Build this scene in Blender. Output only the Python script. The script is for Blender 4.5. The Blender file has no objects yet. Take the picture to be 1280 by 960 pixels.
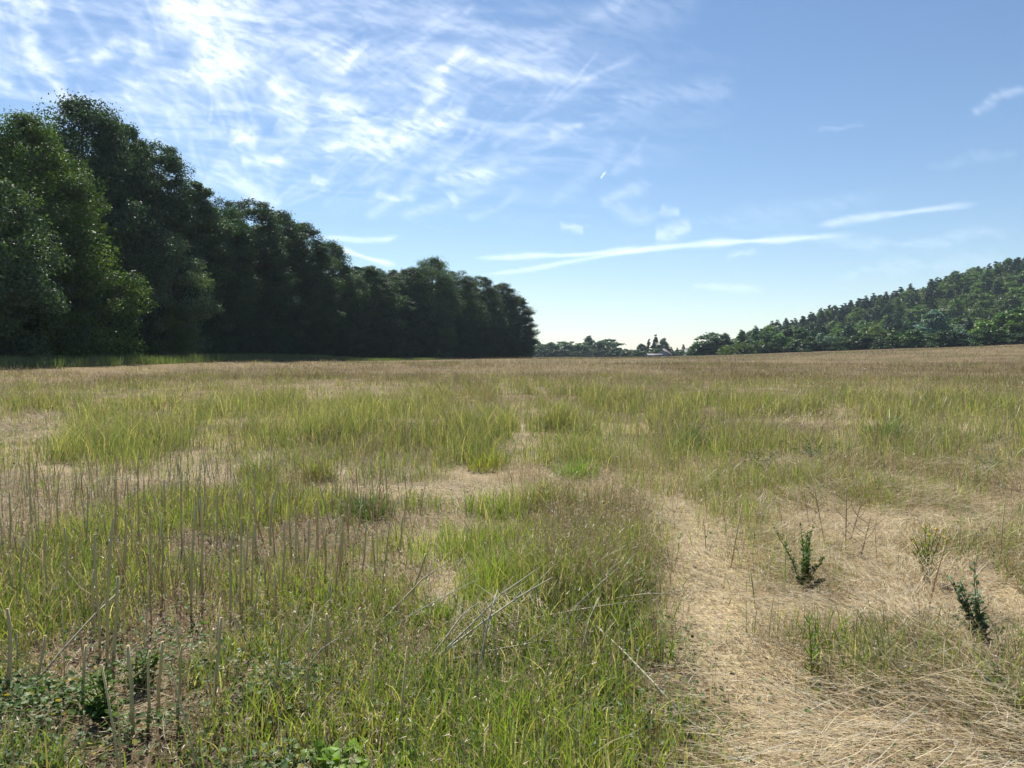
import bpy, math, random
import numpy as np
from mathutils import Vector, Matrix

# ------------------------------------------------------------------ camera, world, sun, exposure
C = bpy.context.scene.collection
sc = bpy.context.scene
EYE = 1.60
FPX = 961.0                       # focal length in pixels of the 1280 px wide photograph
PITCH = math.atan(35.0 / FPX)
SUN_AZ, SUN_EL = math.radians(-22), math.radians(54)

cam_d = bpy.data.cameras.new('camera')
cam_d.sensor_width = 36.0
cam_d.lens = 36.0 * FPX / 1280.0
cam_d.clip_start = 0.05
cam_d.clip_end = 600000
cam = bpy.data.objects.new('camera', cam_d)
C.objects.link(cam)
cam.location = (0, 0, EYE)
cam.rotation_euler = (math.radians(90) - PITCH, 0, 0)
sc.camera = cam

world = bpy.data.worlds.new('World')
sc.world = world
world.use_nodes = True
nt = world.node_tree
nt.nodes.clear()
sky = nt.nodes.new('ShaderNodeTexSky')
sky.sky_type = 'NISHITA'
sky.sun_disc = False
sky.sun_elevation = SUN_EL
sky.sun_rotation = SUN_AZ
sky.altitude = 200
sky.air_density = 1.0
sky.dust_density = 0.05
sky.ozone_density = 2.2
bg = nt.nodes.new('ShaderNodeBackground')
bg.inputs['Strength'].default_value = 0.073
wo = nt.nodes.new('ShaderNodeOutputWorld')
hs = nt.nodes.new('ShaderNodeHueSaturation'); hs.inputs['Saturation'].default_value = 1.06
nt.links.new(sky.outputs[0], hs.inputs['Color'])
nt.links.new(hs.outputs[0], bg.inputs['Color'])
nt.links.new(bg.outputs[0], wo.inputs['Surface'])

sun_d = bpy.data.lights.new('sun', 'SUN')
sun_d.energy = 5.0
sun_d.angle = math.radians(0.53)
sun_d.color = (1.0, 0.95, 0.86)
sun = bpy.data.objects.new('sun', sun_d)
C.objects.link(sun)
sdir = Vector((math.sin(SUN_AZ) * math.cos(SUN_EL), math.cos(SUN_AZ) * math.cos(SUN_EL), math.sin(SUN_EL)))
sun.rotation_euler = (-sdir).to_track_quat('-Z', 'Y').to_euler()
sun.location = (0, 0, 60)

sc.view_settings.view_transform = 'Standard'
sc.view_settings.look = 'None'
sc.view_settings.exposure = 0.76
sc.view_settings.gamma = 1.0
sc.view_settings.use_curve_mapping = False
cy = sc.cycles
cy.max_bounces = 6
cy.diffuse_bounces = 3
cy.glossy_bounces = 2
cy.transmission_bounces = 4
cy.transparent_max_bounces = 12
cy.volume_bounces = 0
cy.use_denoising = True
cy.sample_clamp_indirect = 6.0

# ------------------------------------------------------------------ numeric helpers
rng = np.random.default_rng(11)

def smooth(a, b, x):
    t = np.clip((np.asarray(x, float) - a) / (b - a), 0, 1)
    return t * t * (3 - 2 * t)

def _hash(ix, iy, seed):
    h = (ix.astype(np.int64) * 374761393 + iy.astype(np.int64) * 668265263 + seed * 1442695041) & 0xFFFFFFFF
    h = ((h ^ (h >> 13)) * 1274126177) & 0xFFFFFFFF
    h = (h ^ (h >> 16)) & 0xFFFFFFFF
    return h / 4294967295.0

def vnoise(x, y, seed=0):
    x = np.asarray(x, float); y = np.asarray(y, float)
    ix = np.floor(x); iy = np.floor(y)
    fx = x - ix; fy = y - iy
    fx = fx * fx * (3 - 2 * fx); fy = fy * fy * (3 - 2 * fy)
    a = _hash(ix, iy, seed); b = _hash(ix + 1, iy, seed)
    c = _hash(ix, iy + 1, seed); d = _hash(ix + 1, iy + 1, seed)
    return (a * (1 - fx) + b * fx) * (1 - fy) + (c * (1 - fx) + d * fx) * fy

def fbm(x, y, seed=0, octs=4, gain=0.5):
    s = 0; a = 1.0; t = 0
    for k in range(octs):
        s = s + a * vnoise(x * 2 ** k + 17.3 * k, y * 2 ** k - 9.1 * k, seed + k)
        t += a; a *= gain
    return s / t

# ------------------------------------------------------------------ terrain height
HX = [-4000, 120, 150, 190, 287, 350, 400, 520, 700, 4000]
HZ = [0, 0, 2, 11, 38, 55, 67, 84, 96, 96]

def ground(x, y):
    x = np.asarray(x, float); y = np.asarray(y, float)
    z = 0.75 * smooth(45, 190, y)
    # bank along the wood on the left, dropping to a ditch behind it
    w = smooth(20, 55, y) * (1 - smooth(130, 230, y))
    z = z + w * (0.75 * smooth(24, 40, -x) - 1.1 * smooth(45, 54, -x))
    # the field climbs to the right
    z = z + 5.3 * np.clip((x - 50) / 140, 0, 3) ** 1.25 * smooth(40, 220, y) * (1 - smooth(260, 460, x)) * (1 - smooth(385, 470, y))
    # forested hill
    s = smooth(345, 600, y) * (1 - smooth(640, 1300, y))
    z = z + np.interp(x, HX, HZ) * s
    z = z + (0.10 * (fbm(x / 1.5, y / 1.5, 5, 3) - 0.5) + 0.09 * (fbm(x / .45, y / .45, 6, 2) - .5)) * (1 - smooth(30, 60, np.hypot(x, y)))
    z = z + 0.5 * (fbm(x / 40, y / 40, 9, 2) - 0.5) * smooth(60, 160, np.hypot(x, y))
    return z

def g1(x, y):
    return float(ground(np.array([x]), np.array([y]))[0])

cp, sp = math.cos(PITCH), math.sin(PITCH)

def to_px(x, y, z=0.0):
    dz = z - EYE
    f = y * cp - dz * sp
    u = y * sp + dz * cp
    f = np.maximum(f, 1e-3)
    return 640 + FPX * x / f, 480 - FPX * u / f

def ray(px, py):
    a = (px - 640) / FPX; b = (480 - py) / FPX
    return np.array([a, cp + b * sp, -sp + b * cp])

def on_ground(px, py):
    d = ray(px, py)
    t = 1.0
    z = 0.0
    for _ in range(30):
        t = (z - EYE) / d[2] if d[2] < -1e-4 else 400
        z = g1(t * d[0], t * d[1])
    return t * d[0], t * d[1]

def at_depth(px, depth):
    return (px - 640) / FPX * depth, depth

def gauss(px, py, cx, cy_, rx, ry):
    return np.exp(-((px - cx) / rx) ** 2 - ((py - cy_) / ry) ** 2)

# ------------------------------------------------------------------ where what grows: real patches of the field
def cover(x, y):
    """returns green, brown (dry standing), straw (flat mat), height factor, leafy, all 0..1, at ground points"""
    px, py = to_px(x, y, 0.0)
    d = np.hypot(x, y)
    n1 = fbm(x / 0.9, y / 0.9, 21, 3)
    n2 = fbm(x / 3.2, y / 3.2, 33, 3)
    n3 = fbm(x / 11, y / 16, 47, 3)
    nn = fbm(x / 0.3, y / 0.3, 51, 2)
    n5 = fbm(x / 2.1 + 5, y / 2.1, 29, 3)
    jx = px + 110 * (n1 - .5) + 170 * (n5 - .5); jy = py + 60 * (n1 - .5) + 40 * (n5 - .5) * smooth(8, 11, d)
    # --- flat straw
    edge = np.interp(py, [560, 600, 640, 700, 760, 800, 860, 960], [700, 790, 812, 838, 842, 850, 880, 915])
    jx2 = jx + 120 * (nn - .5) + 110 * (n1 - .5)
    right = smooth(-45, 55, jx2 - edge) * smooth(575, 600, jy)
    band = smooth(350, 430, jx) * np.exp(-((jy - 613) / 17) ** 2) * .9
    S = np.maximum(right, band)
    for (cx, cy_, rx, ry, a) in [(545, 740, 34, 60, .95), (520, 672, 50, 30, .8), (50, 562, 75, 32, 1.0), (240, 588, 120, 16, .7),
                                 (640, 880, 40, 30, .55), (300, 575, 22, 34, .8), (665, 560, 24, 40, .9), (645, 505, 14, 35, .7),
                                 (1140, 500, 60, 26, .7), (1060, 565, 70, 22, .9), (1250, 545, 60, 30, .5), (1000, 500, 50, 10, .6),
                                 (505, 500, 26, 22, .6), (560, 478, 40, 9, .5), (735, 480, 60, 9, .5), (1060, 470, 90, 8, .4), (900, 480, 80, 6, .4), (60, 640, 90, 22, .5),
                                 (420, 600, 50, 14, .5), (90, 870, 90, 40, .6), (760, 600, 60, 12, .7)]:
        S = np.maximum(S, a * gauss(jx, jy, cx, cy_, rx, ry))
    # wheel tracks running up the field
    for x0, x1, wd in [(-0.1, -0.35, .3), (1.75, 1.0, .3), (-5.2, -7.2, .4), (9.0, 14.0, .5), (-14, -19, .5)]:
        xt = x0 + (x1 - x0) * y / 100 + .35 * np.sin(y / 9.0)
        S = np.maximum(S, .70 * np.exp(-((x - xt) / wd / 1.1) ** 2) * smooth(9, 12, y) * (1 - smooth(160, 260, y)) * (.15 + .85 * smooth(.4, .56, n1 * .5 + n2 * .5)))
    S = np.maximum(S, .75 * smooth(.56, .68, n5) * smooth(9.5, 13, y))
    S = np.maximum(S, .6 * smooth(.52, .62, n3) * smooth(18, 26, y))
    S = np.clip(S + .35 * (n2 - .5) * smooth(25, 60, d), 0, 1)
    # --- green
    G = np.zeros_like(px)
    G = np.maximum(G, .60 * smooth(.34, .58, n1 * .6 + n2 * .4) * smooth(600, 650, jy) * (1 - smooth(480, 560, jx)))
    G = np.maximum(G, .9 * smooth(490, 560, jx2) * (1 - smooth(750, 870, jx2)) * smooth(618, 660, jy) * (1 - smooth(775, 830, jy)) * (.35 + .65 * smooth(.35, .55, n1)))
    G = np.maximum(G, .5 * smooth(.38, .56, n1) * smooth(700, 760, jy) * (1 - smooth(780, 900, jx2)))
    G = np.maximum(G, .80 * smooth(350, 430, jx) * (1 - smooth(800, 920, jx2)) * smooth(852, 895, jy) * (.5 + .5 * smooth(.35, .5, n1)))
    G = np.maximum(G, .9 * gauss(jx, jy, 1240, 975, 90, 28))
    G = np.maximum(G, .75 * gauss(jx, jy, 380, 760, 130, 60))
    mid = smooth(-4, 22, 603 - jy) * smooth(8.6, 9.6, y) * (.24 + .76 * smooth(.40, .58, n1 * .5 + n5 * .5))
    Gm = mid * (.35 + .65 * smooth(.35, .62, n2)) * (1 - smooth(28, 90, d) * .55)
    Gm = np.maximum(Gm, mid * .9 * gauss(jx, jy, 260, 530, 240, 60))
    Gm = np.maximum(Gm, mid * .9 * gauss(jx, jy, 1170, 530, 130, 40))
    G = np.maximum(G, Gm)
    G = G * (1 - .93 * S)
    G = np.maximum(G, .42 * smooth(.44, .60, n1 * .55 + nn * .2 + n5 * .25) * right * (1 - gauss(jx, jy, 890, 780, 60, 190)))
    # --- brown standing
    B = mid * (.35 + .65 * smooth(14, 60, d)) * (.4 + .6 * smooth(.3, .6, n3 * .5 + (1 - n2) * .5)) * (1 - .9 * S)
    B = np.maximum(B, .7 * smooth(620, 700, jx) * (1 - smooth(800, 850, jx)) * smooth(600, 640, jy) * (1 - smooth(780, 820, jy)))
    B = np.maximum(B, .85 * right * smooth(.40, .56, n1 * .55 + nn * .2 + n5 * .25) * (1 - gauss(jx, jy, 890, 780, 55, 200)))
    B = np.maximum(B, .26 * smooth(600, 640, jy) * (1 - smooth(500, 560, jx)))
    B = np.maximum(B, .14 * smooth(350, 430, jx) * (1 - smooth(820, 930, jx2)) * smooth(800, 850, jy))
    # --- heights
    H = .22 + .30 * mid + .20 * gauss(jx, jy, 670, 700, 150, 80) + .05 * smooth(400, 900, jx)
    H = H * (.35 + .75 * n2 + .65 * n1) * (.5 + .5 * smooth(.05, .7, G + B * .6))
    H = H * (1 - .25 * smooth(12, 60, d))
    # --- broad small leaves at the lower left
    L = smooth(835, 880, jy) * (1 - smooth(330, 420, jx)) + .35 * gauss(jx, jy, 640, 900, 260, 40) + .3 * gauss(jx, jy, 210, 830, 90, 40)
    # the bare trodden path
    pc = np.interp(py, [590, 640, 700, 800, 960], [800, 862, 885, 900, 940]); pw = np.interp(py, [590, 700, 960], [44, 42, 66])
    path = np.exp(-(np.abs(px + 100 * (n1 - .5) + 50 * (nn - .5) + 40 * (n5 - .5) - pc) / pw) ** 2.0) * smooth(595, 640, py) * .93
    G = G * (1 - .96 * path); B = B * (1 - .97 * path); L = L * (1 - .95 * path); S = np.maximum(S, path)
    return G, B, S, H, np.clip(L, 0, 1), right * (1 - path)

# ------------------------------------------------------------------ mesh helpers
def link(name, me, mat, parent=None, **props):
    o = bpy.data.objects.new(name, me)
    if mat is not None:
        me.materials.append(mat)
    C.objects.link(o)
    if parent is not None:
        o.parent = parent
    for k, v in props.items():
        o[k] = v
    return o

def mesh_np(name, V, faces, col=None):
    """V (n,3); faces list of (m,k) int arrays; col (n,3) or (n,4)"""
    me = bpy.data.meshes.new(name)
    me.vertices.add(len(V))
    me.vertices.foreach_set('co', np.ascontiguousarray(V, np.float32).ravel())
    idx = np.concatenate([f.ravel() for f in faces]).astype(np.int32)
    tot = np.concatenate([np.full(len(f), f.shape[1]) for f in faces]).astype(np.int32)
    start = np.concatenate([[0], np.cumsum(tot)[:-1]]).astype(np.int32)
    me.loops.add(len(idx))
    me.loops.foreach_set('vertex_index', idx)
    me.polygons.add(len(tot))
    me.polygons.foreach_set('loop_start', start)
    me.update(calc_edges=True)
    if col is not None:
        at = me.attributes.new('Col', 'FLOAT_COLOR', 'POINT')
        c = np.ones((len(V), 4), np.float32)
        c[:, :col.shape[1]] = col
        at.data.foreach_set('color', c.ravel())
    return me

def strips(base, top_off, w, segs, curve, col, tipcol=None, az=None, flat=False):
    """Curved tapering ribbons. base (n,3), top_off (n,3) total displacement, curve (n,3) extra bulge. returns V, faces, col"""
    n = len(base)
    if az is None:
        az = rng.uniform(0, 2 * np.pi, n)
    side = np.stack([np.cos(az), np.sin(az), np.zeros(n)], 1)
    K = 2 * segs + 1
    V = np.zeros((n, K, 3)); Cc = np.zeros((n, K, 3))
    if tipcol is None:
        tipcol = col
    for s in range(segs):
        t = s / segs
        p = base + top_off * t + curve * (t * t - t)
        ww = (w * (1 - .55 * t))[:, None] * .5
        V[:, 2 * s] = p - side * ww
        V[:, 2 * s + 1] = p + side * ww
        cc = col * (1 - t) + tipcol * t
        Cc[:, 2 * s] = cc; Cc[:, 2 * s + 1] = cc
    V[:, K - 1] = base + top_off
    Cc[:, K - 1] = tipcol
    off = (np.arange(n) * K)[:, None]
    F = []
    for s in range(segs - 1):
        F.append(off + np.array([[2 * s, 2 * s + 1, 2 * s + 3, 2 * s + 2]]))
    s = segs - 1
    F.append(off + np.array([[2 * s, 2 * s + 1, K - 1]]))
    return V.reshape(-1, 3), F, Cc.reshape(-1, 3)

class Acc:
    def __init__(s):
        s.V = []; s.F = []; s.C = []; s.n = 0
    def add(s, V, F, Cc):
        s.V.append(V); s.C.append(Cc)
        for f in F:
            s.F.append(f + s.n)
        s.n += len(V)
    def mesh(s, name):
        return mesh_np(name, np.concatenate(s.V), s.F, np.concatenate(s.C))

def tube(acc, pts, rad, sides=5, col=(.2, .15, .1), cap=True):
    pts = [np.array(p, float) for p in pts]
    rings = []
    n = len(pts)
    V = []
    up = np.array([0.13, 0.31, 0.94])
    for i in range(n):
        t = pts[min(i + 1, n - 1)] - pts[max(i - 1, 0)]
        t = t / (np.linalg.norm(t) + 1e-9)
        a = np.cross(t, up)
        if np.linalg.norm(a) < .1:
            a = np.cross(t, np.array([1.0, 0, 0]))
        a /= np.linalg.norm(a)
        b = np.cross(t, a)
        for k in range(sides):
            an = 2 * math.pi * k / sides
            V.append(pts[i] + rad[i] * (a * math.cos(an) + b * math.sin(an)))
    F = []
    for i in range(n - 1):
        for k in range(sides):
            k2 = (k + 1) % sides
            F.append([i * sides + k, i * sides + k2, (i + 1) * sides + k2, (i + 1) * sides + k])
    Fs = [np.array(F)]
    if cap:
        V.append(pts[-1] + (pts[-1] - pts[-2]) * .001)
        m = len(V) - 1
        Fs.append(np.array([[(n - 1) * sides + k, (n - 1) * sides + (k + 1) % sides, m] for k in range(sides)]))
    V = np.array(V)
    acc.add(V, Fs, np.tile(np.array(col, float), (len(V), 1)))

# ------------------------------------------------------------------ materials
def mat_leaf(name, trans=.4, gloss=.05, rough=.45, use_obj=False, tr_tint=(1.25, 1.15, .6)):
    m = bpy.data.materials.new(name)
    m.use_nodes = True
    t = m.node_tree; t.nodes.clear(); L = t.links.new
    a = t.nodes.new('ShaderNodeAttribute'); a.attribute_name = 'Col'
    col = a.outputs['Color']
    if use_obj:
        oi = t.nodes.new('ShaderNodeObjectInfo')
        mx = t.nodes.new('ShaderNodeMix'); mx.data_type = 'RGBA'; mx.blend_type = 'MULTIPLY'; mx.inputs[0].default_value = 1
        L(col, mx.inputs[6]); L(oi.outputs['Color'], mx.inputs[7])
        col = mx.outputs[2]
    d = t.nodes.new('ShaderNodeBsdfDiffuse'); L(col, d.inputs[0])
    tr = t.nodes.new('ShaderNodeBsdfTranslucent')
    tm = t.nodes.new('ShaderNodeMix'); tm.data_type = 'RGBA'; tm.blend_type = 'MULTIPLY'; tm.inputs[0].default_value = 1
    L(col, tm.inputs[6]); tm.inputs[7].default_value = (*tr_tint, 1)
    L(tm.outputs[2], tr.inputs[0])
    s1 = t.nodes.new('ShaderNodeMixShader'); s1.inputs[0].default_value = trans
    L(d.outputs[0], s1.inputs[1]); L(tr.outputs[0], s1.inputs[2])
    out = s1.outputs[0]
    if gloss > 0:
        g = t.nodes.new('ShaderNodeBsdfGlossy'); g.inputs['Roughness'].default_value = rough
        s2 = t.nodes.new('ShaderNodeMixShader'); s2.inputs[0].default_value = gloss
        L(out, s2.inputs[1]); L(g.outputs[0], s2.inputs[2]); out = s2.outputs[0]
    o = t.nodes.new('ShaderNodeOutputMaterial'); L(out, o.inputs[0])
    return m

M_GRASS = mat_leaf('green_grass', .55, .05, .4, tr_tint=(1.12, 1.25, .5))
M_DRY = mat_leaf('dry_grass', .32, .035, .42, tr_tint=(1.1, 1.0, .8))
M_STRAW = mat_leaf('straw', .14, .02, .5, tr_tint=(1.1, 1.0, .8))
M_LEAF = mat_leaf('broad_leaf', .40, .025, .5)
M_TREE = mat_leaf('tree_foliage', .40, .04, .45, use_obj=True, tr_tint=(1.1, 1.25, .55))
M_STALK = mat_leaf('dry_stalk', 0.0, .05, .5)

def mat_bark():
    m = bpy.data.materials.new('bark'); m.use_nodes = True
    t = m.node_tree; b = t.nodes['Principled BSDF']
    tc = t.nodes.new('ShaderNodeTexCoord'); mp = t.nodes.new('ShaderNodeMapping'); mp.inputs['Scale'].default_value = (6, 6, .8)
    n = t.nodes.new('ShaderNodeTexNoise'); n.inputs['Scale'].default_value = 1.5; n.inputs['Detail'].default_value = 6
    r = t.nodes.new('ShaderNodeValToRGB')
    r.color_ramp.elements[0].color = (.035, .028, .02, 1); r.color_ramp.elements[1].color = (.15, .13, .10, 1)
    t.links.new(tc.outputs['Object'], mp.inputs[0]); t.links.new(mp.outputs[0], n.inputs['Vector'])
    t.links.new(n.outputs['Fac'], r.inputs[0]); t.links.new(r.outputs[0], b.inputs['Base Color'])
    b.inputs['Roughness'].default_value = .9
    return m
M_BARK = mat_bark()

def mat_simple(name, col, rough=.8, nscale=8, amount=.25):
    m = bpy.data.materials.new(name); m.use_nodes = True
    t = m.node_tree; b = t.nodes['Principled BSDF']
    n = t.nodes.new('ShaderNodeTexNoise'); n.inputs['Scale'].default_value = nscale; n.inputs['Detail'].default_value = 5
    r = t.nodes.new('ShaderNodeValToRGB')
    r.color_ramp.elements[0].color = tuple(c * (1 - amount) for c in col) + (1,)
    r.color_ramp.elements[1].color = tuple(min(1, c * (1 + amount)) for c in col) + (1,)
    t.links.new(n.outputs['Fac'], r.inputs[0]); t.links.new(r.outputs[0], b.inputs['Base Color'])
    b.inputs['Roughness'].default_value = rough
    return m

def mat_ground():
    m = bpy.data.materials.new('field_soil_and_straw'); m.use_nodes = True
    t = m.node_tree; b = t.nodes['Principled BSDF']; L = t.links.new
    a = t.nodes.new('ShaderNodeAttribute'); a.attribute_name = 'Col'
    geo = t.nodes.new('ShaderNodeNewGeometry')
    # chopped straw texture: two stretched noises at different angles
    outs = []
    for rot, sc_ in ((.5, (9, 60, 20)), (-1.0, (70, 11, 20)), (2.1, (40, 14, 20))):
        mp = t.nodes.new('ShaderNodeMapping'); mp.inputs['Rotation'].default_value = (0, 0, rot); mp.inputs['Scale'].default_value = sc_
        L(geo.outputs['Position'], mp.inputs[0])
        n = t.nodes.new('ShaderNodeTexNoise'); n.inputs['Scale'].default_value = 1; n.inputs['Detail'].default_value = 3
        n.inputs['Roughness'].default_value = .6
        L(mp.outputs[0], n.inputs['Vector'])
        outs.append(n.outputs['Fac'])
    mx = t.nodes.new('ShaderNodeMath'); mx.operation = 'MAXIMUM'; L(outs[0], mx.inputs[0]); L(outs[1], mx.inputs[1])
    mx2 = t.nodes.new('ShaderNodeMath'); mx2.operation = 'MAXIMUM'; L(mx.outputs[0], mx2.inputs[0]); L(outs[2], mx2.inputs[1])
    r = t.nodes.new('ShaderNodeValToRGB')
    r.color_ramp.elements[0].position = .45; r.color_ramp.elements[0].color = (.35, .30, .26, 1)
    r.color_ramp.elements[1].position = .68; r.color_ramp.elements[1].color = (1.25, 1.22, 1.15, 1)
    L(mx2.outputs[0], r.inputs[0])
    mm = t.nodes.new('ShaderNodeMix'); mm.data_type = 'RGBA'; mm.blend_type = 'MULTIPLY'; mm.inputs[0].default_value = 1
    L(a.outputs['Color'], mm.inputs[6]); L(r.outputs[0], mm.inputs[7])
    # medium mottling so the far field is not flat
    n4 = t.nodes.new('ShaderNodeTexNoise'); n4.inputs['Scale'].default_value = .9; n4.inputs['Detail'].default_value = 8; n4.inputs['Roughness'].default_value = .7
    L(geo.outputs['Position'], n4.inputs['Vector'])
    r2 = t.nodes.new('ShaderNodeValToRGB')
    r2.color_ramp.elements[0].position = .3; r2.color_ramp.elements[0].color = (.72, .78, .70, 1)
    r2.color_ramp.elements[1].position = .7; r2.color_ramp.elements[1].color = (1.25, 1.18, 1.12, 1)
    L(n4.outputs['Fac'], r2.inputs[0])
    m2 = t.nodes.new('ShaderNodeMix'); m2.data_type = 'RGBA'; m2.blend_type = 'MULTIPLY'; m2.inputs[0].default_value = 1
    L(mm.outputs[2], m2.inputs[6]); L(r2.outputs[0], m2.inputs[7])
    L(m2.outputs[2], b.inputs['Base Color'])
    bp = t.nodes.new('ShaderNodeBump'); bp.inputs['Strength'].default_value = .8; bp.inputs['Distance'].default_value = .012
    L(mx2.outputs[0], bp.inputs['Height']); L(bp.outputs[0], b.inputs['Normal'])
    b.inputs['Roughness'].default_value = .9
    b.inputs['Specular IOR Level'].default_value = .15
    return m

# ------------------------------------------------------------------ colours (linear albedo)
STRAW = np.array([.52, .44, .29]); STRAW2 = np.array([.33, .26, .15]); SOIL = np.array([.10, .078, .052])
GREEN = np.array([.145, .222, .042]); GREEN2 = np.array([.26, .31, .075]); DKGREEN = np.array([.05, .10, .025])
BROWN = np.array([.235, .165, .095]); BROWN2 = np.array([.30, .25, .14]); RED = np.array([.20, .125, .09])

def jitter(n, a, b, amt=.2):
    t = rng.uniform(0, 1, (n, 1))
    return (a * (1 - t) + b * t) * (1 + amt * rng.uniform(-1, 1, (n, 1)))

# ------------------------------------------------------------------ ground: one sheet reaching the horizon
def build_ground():
    N = 620
    u = np.linspace(-1, 1, N)
    b = 8.3
    gx = 6.0 * np.sinh(b * u) / math.sinh(b) * 600
    v = np.linspace(0, 1, N)
    gy = -30 + 34 * (np.sinh(6.4 * v) / math.sinh(6.4)) * 105 + 34 * v * 1.0
    X, Y = np.meshgrid(gx, gy)
    x = X.ravel(); y = Y.ravel()
    z = ground(x, y)
    G, B, S, H, Lf, right = cover(x, np.maximum(y, 1.0))
    d = np.hypot(x, y)
    far = smooth(16, 60, d)[:, None]
    base = SOIL * 1.25 * (1 - S[:, None]) + (STRAW * .75) * S[:, None]
    base = base * (1 - .35 * Lf[:, None])
    fc = BROWN * .55 * (1 - G[:, None] * .7) + GREEN * .9 * (G[:, None] * .7)
    fc = fc * (1 - .5 * S[:, None]) + STRAW2 * .5 * S[:, None]
    colr = base * (1 - far) + fc * far
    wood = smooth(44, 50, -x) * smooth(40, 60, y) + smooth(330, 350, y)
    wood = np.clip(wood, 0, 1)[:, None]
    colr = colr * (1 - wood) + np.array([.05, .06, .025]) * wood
    V = np.stack([x, y, z], 1)
    i = np.arange(N - 1)
    I, J = np.meshgrid(i, i)
    q = (J * N + I).ravel()
    F = np.stack([q, q + 1, q + N + 1, q + N], 1)
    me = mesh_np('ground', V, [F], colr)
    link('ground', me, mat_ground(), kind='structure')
build_ground()

# ------------------------------------------------------------------ scatter on the field
def sample_wedge(d0, d1, n, half=math.radians(43)):
    r = np.sqrt(rng.uniform(d0 * d0, d1 * d1, n))
    a = rng.uniform(-half, half, n)
    return r * np.sin(a), r * np.cos(a)

BANDS = [  # d0, d1, green/m2, brown/m2, segs
    (1.9, 5.5, 3400, 1600, 4),
    (5.5, 10, 2000, 1000, 3),
    (10, 17, 800, 700, 2),
    (17, 32, 230, 240, 2),
    (32, 65, 60, 70, 1),
    (65, 130, 13, 16, 1),
    (130, 330, 1.5, 2.4, 1)]
HALF = math.radians(43)

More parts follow.
